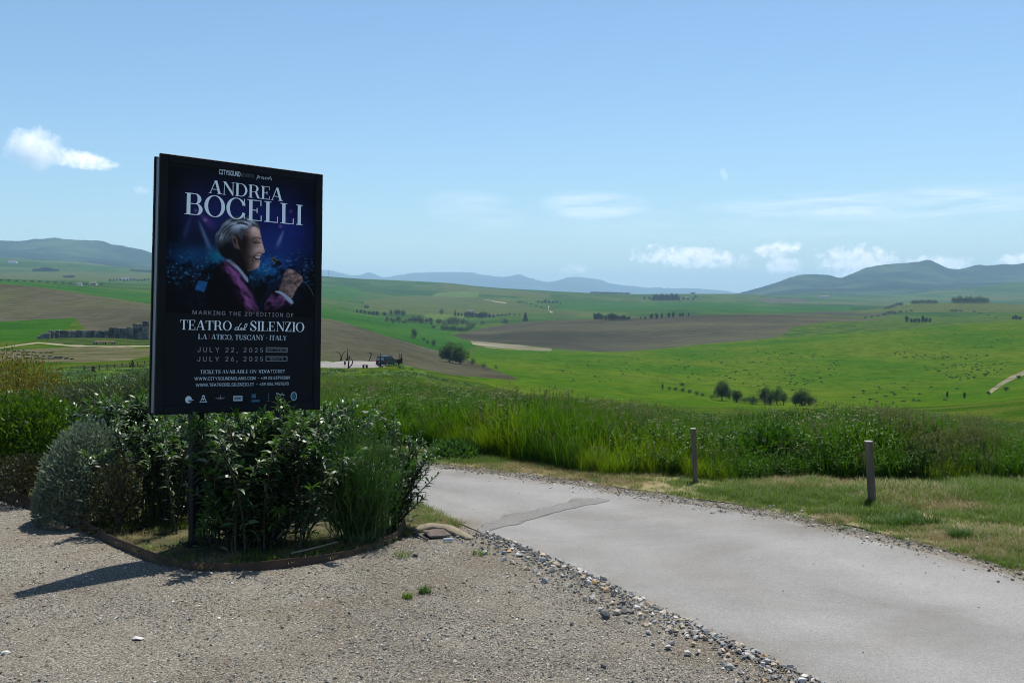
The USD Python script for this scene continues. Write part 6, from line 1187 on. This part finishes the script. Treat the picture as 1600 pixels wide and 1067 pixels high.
for x, y, h in ((1583, 499, 5), (1588, 499, 6.5), (1594, 499, 5)): tree('dark_tree', x, y, h, 950, 1900, 'dark tree of the small clump at the right picture edge', 1.0, 'small clump at the right edge')
# left: hedges and woods before the blue mountain
for k in range(9): tree('dark_tree', 205 + k * 4.2, 424 + 0.3 * k, 4, 3800, 6200, 'dark tree of the small wood under the blue mountain beside the board', 1.1, 'small wood left of the board')
for k in range(14): tree('dark_tree', 52 + k * 3.0, 424 + 0.1 * (k % 3), 7 - abs(k - 6) * 0.5, 3800, 6200, 'dark tree of the rounded wood on the green slope under the mountain', 1.1, 'rounded wood under the mountain')
for k in range(6): tree('dark_tree', 100 + k * 3.0, 434, 4, 2600, 5200, 'dark tree of the short wood strip above the green band', 1.1, 'short wood strip on the left')
for k in range(12): tree('dark_tree', 172 + k * 5.4, 440 - 0.4 * (k % 4), 4, 2000, 4600, 'tree scattered around the white farm left of the board', 1.0, 'scattered trees left of the board')
for k in range(14): tree('dark_bush', 2 + k * 12, 439 + 0.55 * k, 3.5, 1500, 4300, 'bush of the long hedge behind the left ploughed field', 1.3, 'long hedge behind the left field')
# scrub dots on the meadow hill
r = np.random.default_rng(88); pts = []
for n, poly, dens in ((210, [(1030, 575), (1060, 555), (1150, 548), (1300, 552), (1330, 590), (1250, 612), (1100, 600)], 1), (80, [(1380, 556), (1400, 550), (1560, 556), (1540, 562), (1420, 560)], 1), (110, [(1440, 572), (1500, 568), (1580, 565), (1560, 585), (1500, 595), (1450, 580)], 1), (50, [(850, 560), (1000, 555), (1050, 590), (900, 600)], 1), (40, [(1330, 590), (1500, 600), (1500, 630), (1330, 630)], 1), (60, [(1400, 520), (1620, 520), (1620, 550), (1400, 545)], 1)):
    P4 = Polygon(poly); x0, y0, x1, y1 = P4.bounds; c = 0
    while c < n:
        q = (r.uniform(x0, x1), r.uniform(y0, y1))
        if P4.contains(Point(q)): pts.append(on_terrain(q[0], q[1], 300, 1300)); c += 1
pts = np.array(pts)
scrub = [(crown_mesh(r, 160, 0.8, 0.45, 0.3, 0.4, 5), T_LIGHT), (crown_mesh(r, 160, 0.9, 0.35, 0.2, 0.4, 5), T_LIGHT)]
s_ = r.uniform(0.25, 0.85, len(pts)) ** 1.2
scatter('scrub', scrub, pts, r.integers(0, 2, len(pts)), quats(r.uniform(0, 6.28, len(pts))), np.c_[s_ * 1.5, s_, s_ * 0.9], 'dark low bushes dotted over the yellow green meadow hill', 'scrub')

# farmhouses
M_WALL = noisy('farm_wall', [(0.3, (0.34, 0.29, 0.22)), (0.7, (0.46, 0.41, 0.33))], 0.8, 5); M_WALLW = noisy('white_wall', [(0.3, (0.6, 0.58, 0.54)), (0.7, (0.7, 0.68, 0.65))], 0.8, 4)
M_ROOF = noisy('tile_roof', [(0.3, (0.10, 0.065, 0.05)), (0.7, (0.16, 0.11, 0.085))], 2.0, 5); M_PANE = plain('dark_pane', (0.02, 0.022, 0.025), 0.2); M_DOORW = plain('door_wood', (0.07, 0.045, 0.03), 0.7)
def house(label, px, py, dmin, dmax, w, dpt, h, rz, wall):
    p = on_terrain(px, py, dmin, dmax); t = thing('farmhouse', label, 'farmhouse', p, rz)
    wb = trimesh.creation.box((w, dpt, h + 1)); wb.apply_translation((0, 0, h / 2 - 0.5)); obj('wall', wb, wall, t)
    e = 0.4; rh = dpt * 0.27; v = np.array([(-w / 2 - e, -dpt / 2 - e, h - .1), (w / 2 + e, -dpt / 2 - e, h - .1), (w / 2 + e, dpt / 2 + e, h - .1), (-w / 2 - e, dpt / 2 + e, h - .1), (-w / 2 - e, 0, h + rh), (w / 2 + e, 0, h + rh)])
    rf = obj('roof', trimesh.convex.convex_hull(v), M_ROOF, t); c = trimesh.creation.box((0.7, 0.7, 1.6)); c.apply_translation((w * .25, dpt * .2, h + rh * .9)); obj('chimney', c, wall, rf)
    for i in range(int(w // 3.2)):
        for z in (1.6, h - 1.3):
            q = trimesh.creation.box((0.9, 0.06, 1.2)); q.apply_translation((-w / 2 + 1.7 + i * 3.2, -dpt / 2 - 0.035, z)); obj('window', q, M_PANE, t)
    q = trimesh.creation.box((1.1, 0.06, 2.1)); q.apply_translation((w / 2 - 0.9, -dpt / 2 - 0.035, 1.05)); obj('door', q, M_DOORW, t)
house('stone farmhouse with brown tiled roof in the dark grove of the middle valley', 734, 490, 1900, 2700, 13, 9, 6.5, 0.3, M_WALL)
house('low stone barn with brown roof right of the farmhouse in the grove', 746, 493, 1900, 2700, 16, 8, 4.5, -0.2, M_WALL)
house('tile roofed barn at the right end of the farm grove', 768, 495, 1900, 2700, 14, 8, 4, 0.1, M_WALL)
house('small stone house at the upper farm on the far slope', 861, 473, 3000, 4200, 16, 10, 6.5, 0.4, M_WALL)
house('pale house beside the far conifer plantation', 1073, 467, 3000, 4600, 18, 10, 6, 0.2, M_WALL)
house('white farm building left of the board under the blue mountain', 196, 438, 2600, 5200, 34, 12, 7, 0.1, M_WALLW)
house('white shed right of two on the dark green strip behind the left field', 146, 445, 1100, 3000, 14, 8, 4, 0.1, M_WALLW)
house('white shed left of two on the dark green strip behind the left field', 124, 446, 1100, 3000, 9, 7, 4, 0.1, M_WALLW)
house('pale farmhouse at the far left under the mountain', 20, 411, 3900, 7000, 40, 16, 9, 0.1, M_WALLW)
house('pale building on the lower slope of the right hand mountain', 1287, 466, 4000, 8000, 50, 18, 9, -0.1, M_WALL)
def mast(label, px, py, hpx, dmin, dmax, w):
    p = on_terrain(px, py, dmin, dmax); h = hpx / F * p[1]; t = thing('lattice_mast', label, 'mast', p); L = []
    cr = [(-1, -1), (1, -1), (1, 1), (-1, 1)]
    def cn(i, z): s = w * (1 - 0.75 * z); return np.array([cr[i % 4][0] * s, cr[i % 4][1] * s, h * z])
    obj('legs', tubes(np.array([[cn(i, 0), cn(i, 1)] for i in range(4)]), w * .12, w * .08, 4), M_MAST, t)
    obj('bracing', tubes(np.array([[cn(i, z), cn(i + 1, z + .125)] for i in range(4) for z in np.arange(0, 1, .125)]), w * .07, w * .07, 3), M_MAST, t)
    obj('cross_arms', tubes(np.array([[(-w * 2.2, 0, h * z), (w * 2.2, 0, h * z)] for z in (0.8, 0.93)]), w * .09, w * .09, 4), M_MAST, t)
M_MAST = plain('mast_steel', (0.12, 0.13, 0.14), 0.5, 0.6)
mast('tall thin pylon on the ridge just right of the poster board', 513, 434, 12, 4300, 6200, 1.6)
mast('antenna mast on the knoll of the right hand mountain ridge', 1279, 437, 6, 7000, 11000, 2.6)

# open air theatre: a wall of rough stone blocks behind a round green hollow
M_BLOCK = noisy('travertine', [(0.38, (0.05, 0.048, 0.043)), (0.5, (0.105, 0.10, 0.088)), (0.62, (0.20, 0.19, 0.17))], 0.5, 8, bump=0.8, bump_scale=1.4, bump_dist=0.35)
M_BLOCK2 = noisy('dark_travertine', [(0.38, (0.028, 0.028, 0.026)), (0.5, (0.055, 0.053, 0.048)), (0.62, (0.11, 0.105, 0.095))], 0.5, 8, bump=0.8, bump_scale=1.4, bump_dist=0.35)
th = thing('theatre_wall', 'long curved wall of rough dark stone blocks with a stepped tower at its right end', 'wall')
r = np.random.default_rng(99)
def rock(w, d, h):
    m = rbox(-w / 2, w / 2, -d / 2, d / 2, 0, h, min(0.18, h * .2)); m = trimesh.Trimesh(*trimesh.remesh.subdivide(m.vertices, m.faces)); m.vertices += r.normal(0, 0.025, m.vertices.shape); return m
x = 77.0
while x < 231:
    wpx = r.uniform(7, 11); xc = min(x + wpx / 2, 229); s = (xc - 60) / 170; dd_ = 462 + 14 * (2 * s - 1) ** 2 * -1 + 10; X = (xc - CX) / F * dd_; zb = float(tz(X, dd_)) - 0.3; wm = wpx / F * dd_
    top = 516.0 if xc < 168 else 511.5 if xc < 206 else 505.5 if xc < 222 else 501.0
    ht = H - (top + r.uniform(-0.3, 0.5) - HY) / F * dd_ - zb
    nlay = 2 if xc < 168 else 3 if xc < 206 else 4; z = zb; cuts = np.r_[0, np.sort(r.uniform(0.25, 0.8, nlay - 1)) if nlay == 2 else np.linspace(0, 1, nlay + 1)[1:-1] + r.uniform(-.06, .06, nlay - 1), 1]
    for a, b in zip(cuts[:-1], cuts[1:]):
        m = rock(wm * r.uniform(.93, .985), 2.4, (b - a) * ht * 0.99); m.apply_transform(rot((0, 0, 1), (s - .5) * -0.35 + r.normal(0, .03))); m.apply_translation((X, dd_ + r.uniform(-.25, .25), zb + a * ht)); obj('stone_block', m, M_BLOCK if r.random() < 0.55 else M_BLOCK2, th, smooth=25)
    x += wpx
for k, (xp, yt) in enumerate(((63, 524.5), (69, 522), (74, 519.5))):
    dd_ = 455; X = (xp - CX) / F * dd_; zb = float(tz(X, dd_)) - .3; m = rock(2.4, 2.2, max(0.6, H - (yt - HY) / F * dd_ - zb)); m.apply_translation((X, dd_, zb)); obj('step_block', m, M_BLOCK, th, smooth=25)
pl = on_terrain(163, 538, 330, 460); pf = thing('stage_platform', 'low reddish platform in the green hollow before the stone wall', 'platform', pl)
obj('deck', rbox(-4.0, 4.0, -1.5, 1.5, 0.9, 1.2, .04), noisy('red_deck', [(0.3, (0.20, 0.10, 0.07)), (0.7, (0.32, 0.19, 0.14))], 1.5, 5), pf)
for sx in (-3.6, 0, 3.6):
    for sy in (-1.2, 1.2): obj('leg', rbox(sx - .15, sx + .15, sy - .15, sy + .15, -0.3, 0.9, .02), M_BLOCK2, pf)
seat0 = None
for row, (rn, y0, sl, x0, x1) in enumerate((('upper', 550, 0.05, -4, 84), ('middle', 555.5, 0.06, -4, 104), ('lower', 560, 0.02, 18, 120))):
    for k in range(11):
        px = x0 + (x1 - x0) * (k + r.uniform(-.3, .3)) / 10.6; p = on_terrain(px, y0 + sl * (px - 40) + r.uniform(-.5, .5), 230, 420); lab = f'{ORD[k]} block from the left in the {rn} row of broken stone seats'
        if seat0 is None:
            seat0 = thing('stone_seat', lab, 'stone block', p, 0.1, 'stone seats below the hollow', scale=(1, 1, 1)); obj('block', rock(1.9, 0.7, 0.42), M_BLOCK2, seat0, smooth=25); obj('footing', rbox(-.8, .8, -.3, .3, -.3, -.005, .03), M_BLOCK2, seat0)
        else: copy_of(seat0.GetPath(), 'stone_seat', p, r.normal(0, .2), (r.uniform(.35, .7), 1, r.uniform(.6, 1.0)), lab, 'stone block', 'stone seats below the hollow')
# rail fence
fence = thing('rail_fence', 'brown wooden two rail fence below the theatre, partly behind the olive shrubs', 'fence')
M_RAIL = noisy('fence_wood', [(0.3, (0.05, 0.038, 0.026)), (0.7, (0.10, 0.075, 0.05))], 3, 5); fp = []
for k in range(11):
    u = k / 10; q = on_terrain(132 + 118 * u, 582.5 - 14 * u, 140, 330); fp.append(q); m = rbox(-.09, .09, -.09, .09, -.3, 1.15, .02); m.apply_translation(q); obj('post', m, M_RAIL, fence)
for a, b in zip(fp[:-1], fp[1:]):
    for z in (0.95, 0.45): obj('rail', tubes(np.array([[a + (0, 0, z), b + (0, 0, z)]]), .06, .06, 6), M_RAIL, fence)
for x, y, lab in ((146, 583, 'small dark pointed shrub at the left end of the rail fence'), (207, 574, 'small dark pointed shrub near the right end of the rail fence')): tree('conifer_tree', x, y, 11, 140, 330, lab, 1.4, None, 1600)

# parking place with metal sculptures
M_CORTEN = noisy('dark_corten', [(0.3, (0.012, 0.010, 0.009)), (0.7, (0.03, 0.022, 0.018))], 2, 5, rough=0.8)
def cut_plate(name, label, px, py, outline, k=1.0, thick=0.22, cat='sculpture', dmin=150):
    """A sculpture cut from steel plate: outlines in photo pixels relative to its foot."""
    p = on_terrain(px, py, dmin, 260); s = p[1] / F; t = thing(name, label, cat, p)
    for nm, pts in outline:
        g = Polygon([(a * s, -b * s) for a, b in pts]).buffer(0); m = trimesh.creation.extrude_polygon(g, thick, engine='earcut'); m.vertices = m.vertices[:, [0, 2, 1]] * (1, -1, 1); m.vertices[:, 1] += thick / 2; m.invert(); obj(nm, m, M_CORTEN, t)
    f = rbox(-0.45, 0.45, -0.3, 0.3, -0.25, 0.06, .02); obj('base', f, M_BLOCK2, t)
def band(pts, w0, w1):
    p = smooth_line(pts, 4); t_ = np.gradient(p, axis=0); t_ /= np.linalg.norm(t_, axis=1)[:, None]; n_ = np.c_[-t_[:, 1], t_[:, 0]]; w = np.linspace(w0, w1, len(p))[:, None] / 2; return list(map(tuple, np.vstack([p + n_ * w, (p - n_ * w)[::-1]])))
cut_plate('crossed_arc_sculpture', 'dark metal sculpture of two crossing curved arms at the left of the parking place', 533, 564, [('arm', band([(-1.5, 0), (1, -7), (4, -13), (7.5, -15.5)], 1.6, .5)), ('arm', band([(2, 0), (-.5, -7), (-3.5, -13), (-8, -14)], 1.6, .5))])
cut_plate('spire_sculpture', 'tall slender dark metal spire with a curved foot', 543, 561.5, [('blade', [(-4.5, 0), (-2, -2.5), (-.6, -8), (-.1, -20.5), (.3, -20.5), (.7, -8), (.8, 0)])])
cut_plate('bow_sculpture', 'dark metal sculpture shaped like an upright bar with a bow', 544, 575.5, [('bar', [(-1, 0), (.9, 0), (2.7, -19.5), (1.1, -19.5)]), ('bow', band([(1.2, -1.5), (5.0, -5), (7, -10), (5.5, -14), (3.6, -16)], 1.8, .8))])
cut_plate('bent_sculpture', 'dark metal sculpture bent like a numeral at the back of the parking place', 578, 563.5, [('shaft', band([(-2, 0), (0, -4), (2, -10), (2.4, -11)], 1.2, 1.1)), ('head', [(3.4, -10.5), (2.6, -13), (-1, -14.4), (-.5, -12.6), (1.6, -11.5)]), ('foot', [(-2, 0), (4.6, 0), (4.6, -.6), (-2, -.6)])])
cut_plate('blade_sculpture', 'narrow upright dark metal blade just left of the van', 594.5, 573.5, [('blade', [(-2, 0), (4, 0), (4, -1.2), (1, -2), (.6, -12), (.2, -22), (-.3, -22), (-1.2, -10)])])
cut_plate('winged_sculpture', 'dark metal sculpture with a bowl shaped wing and two spikes right of the van', 623, 573, [('stem', [(-.6, 0), (.6, 0), (.8, -6), (-.8, -6)]), ('wing', [(-6, -12), (-2, -11), (2, -12), (6, -14), (6, -11), (4, -6), (1, -4), (-1.5, -5), (-4, -9)]), ('spike', [(-.4, -11), (.8, -11), (1.7, -21), (1.2, -21)]), ('spike', [(2.6, -11), (5, -11), (4.6, -21.5), (4.1, -21.5)]), ('leg', [(4, -8), (6, -9), (5.6, -4), (4.6, -4)])])
bp = on_terrain(570.5, 575, 150, 260); bn = thing('park_bench', 'dark low bench at the front edge of the parking place', 'bench', bp); s = bp[1] / F
obj('seat', rbox(-4.5 * s, 4.5 * s, -.25, .25, .42, .56, .03), M_CORTEN, bn)
for q in (-2.6, 2.6): obj('leg', rbox(q * s - .16, q * s + .16, -.22, .22, -.2, .42, .02), M_CORTEN, bn)
sp = on_terrain(539, 573.5, 150, 260); sg = thing('info_post', 'slim dark information post left of the bow shaped sculpture', 'post', sp); obj('pole', rbox(-.05, .05, -.05, .05, -.2, 1.0, .01), M_CORTEN, sg); obj('panel', rbox(-.16, .16, -.06, .0, .45, 1.05, .02), M_CORTEN, sg)
def van():
    p = on_terrain(604, 571.5, 150, 260); t = thing('dark_van', 'dark blue minivan parked among the sculptures with its tailgate towards us', 'van', p, math.radians(-24))
    def hullsec(secs):                                # rounded body from cross sections along y (rear is -y)
        vs = []
        for y, w, z0, z1, tw in secs: vs += [(-w, y, z0), (w, y, z0), (w * 1.02, y, z0 + .45 * (z1 - z0)), (-w * 1.02, y, z0 + .45 * (z1 - z0)), (-w * tw, y, z1), (w * tw, y, z1)]
        return trimesh.convex.convex_hull(np.array(vs))
    paint = plain('van_paint', (0.006, 0.009, 0.014), 0.4, spec=0.25); gl = plain('van_glass', (0.30, 0.36, 0.40), 0.12, spec=0.6); dk_ = plain('van_dark', (0.012, 0.012, 0.013), 0.6); rub = plain('tyre', (0.012, 0.012, 0.012), 0.85); rim = plain('wheel_rim', (0.4, 0.4, 0.42), 0.35, 0.9); red = plain('tail_red', (0.25, 0.01, 0.01), 0.25); wht = plain('head_lamp', (0.6, 0.6, 0.6), 0.2); pl_ = plain('plate_white', (0.6, 0.6, 0.58), 0.5)
    lower = hullsec([(-2.35, .86, .38, 1.02, .97), (-2.2, .95, .28, 1.06, .97), (1.9, .95, .28, 1.02, .96), (2.4, .84, .36, .86, .9)]); upper = hullsec([(-2.28, .88, 1.03, 1.06, 1), (-2.0, .90, 1.0, 1.88, .86), (0.4, .90, 1.0, 1.92, .86), (1.6, .90, 1.0, 1.08, 1)])
    b = obj('body', trimesh.util.concatenate([lower, upper]), paint, t, smooth=30)
    def quad(nm, pts, m, par=t): v = np.array(pts, float); obj(nm, (v, [(0, 1, 2), (0, 2, 3), (2, 1, 0), (3, 2, 0)]), m, par)
    quad('rear_window', [(-.78, -2.265, 1.14), (.78, -2.265, 1.14), (.70, -2.05, 1.74), (-.70, -2.05, 1.74)], gl)
    for sx in (-1, 1):
        for y0, y1 in ((-1.85, -.75), (-.65, .35), (.45, 1.05)): quad('side_window', [(sx * .912, y0, 1.14), (sx * .912, y1, 1.14), (sx * .82, min(y1, .75), 1.72), (sx * .82, y0 + .05, 1.72)], dk_)
        q = rbox(sx * .80 - .1, sx * .80 + .1, -2.385, -2.29, .78, 1.12, .02); obj('tail_light', q, red, t); q = rbox(sx * .62 - .15, sx * .62 + .15, 2.27, 2.36, .62, .78, .02); obj('headlight', q, wht, t)
        mr = rbox(sx * 1.03 - .1, sx * 1.03 + .1, .95, 1.1, 1.1, 1.28, .03); obj('wing_mirror', mr, paint, t)
        for y in (-1.45, 1.5):
            w = trimesh.creation.cylinder(.33, .22, sections=24); w.apply_transform(rot((0, 1, 0), math.pi / 2)); w.apply_translation((sx * .86, y, .33)); ww = obj('wheel', w, rub, t, smooth=40); w = trimesh.creation.cylinder(.2, .235, sections=16); w.apply_transform(rot((0, 1, 0), math.pi / 2)); w.apply_translation((sx * .86, y, .33)); obj('rim', w, rim, ww, smooth=40)
    obj('bumper', rbox(-.9, .9, -2.46, -2.3, .34, .56, .04), dk_, t); obj('number_plate', rbox(-.26, .26, -2.39, -2.36, .72, .84, .005), pl_, t)
van()

number_rows()
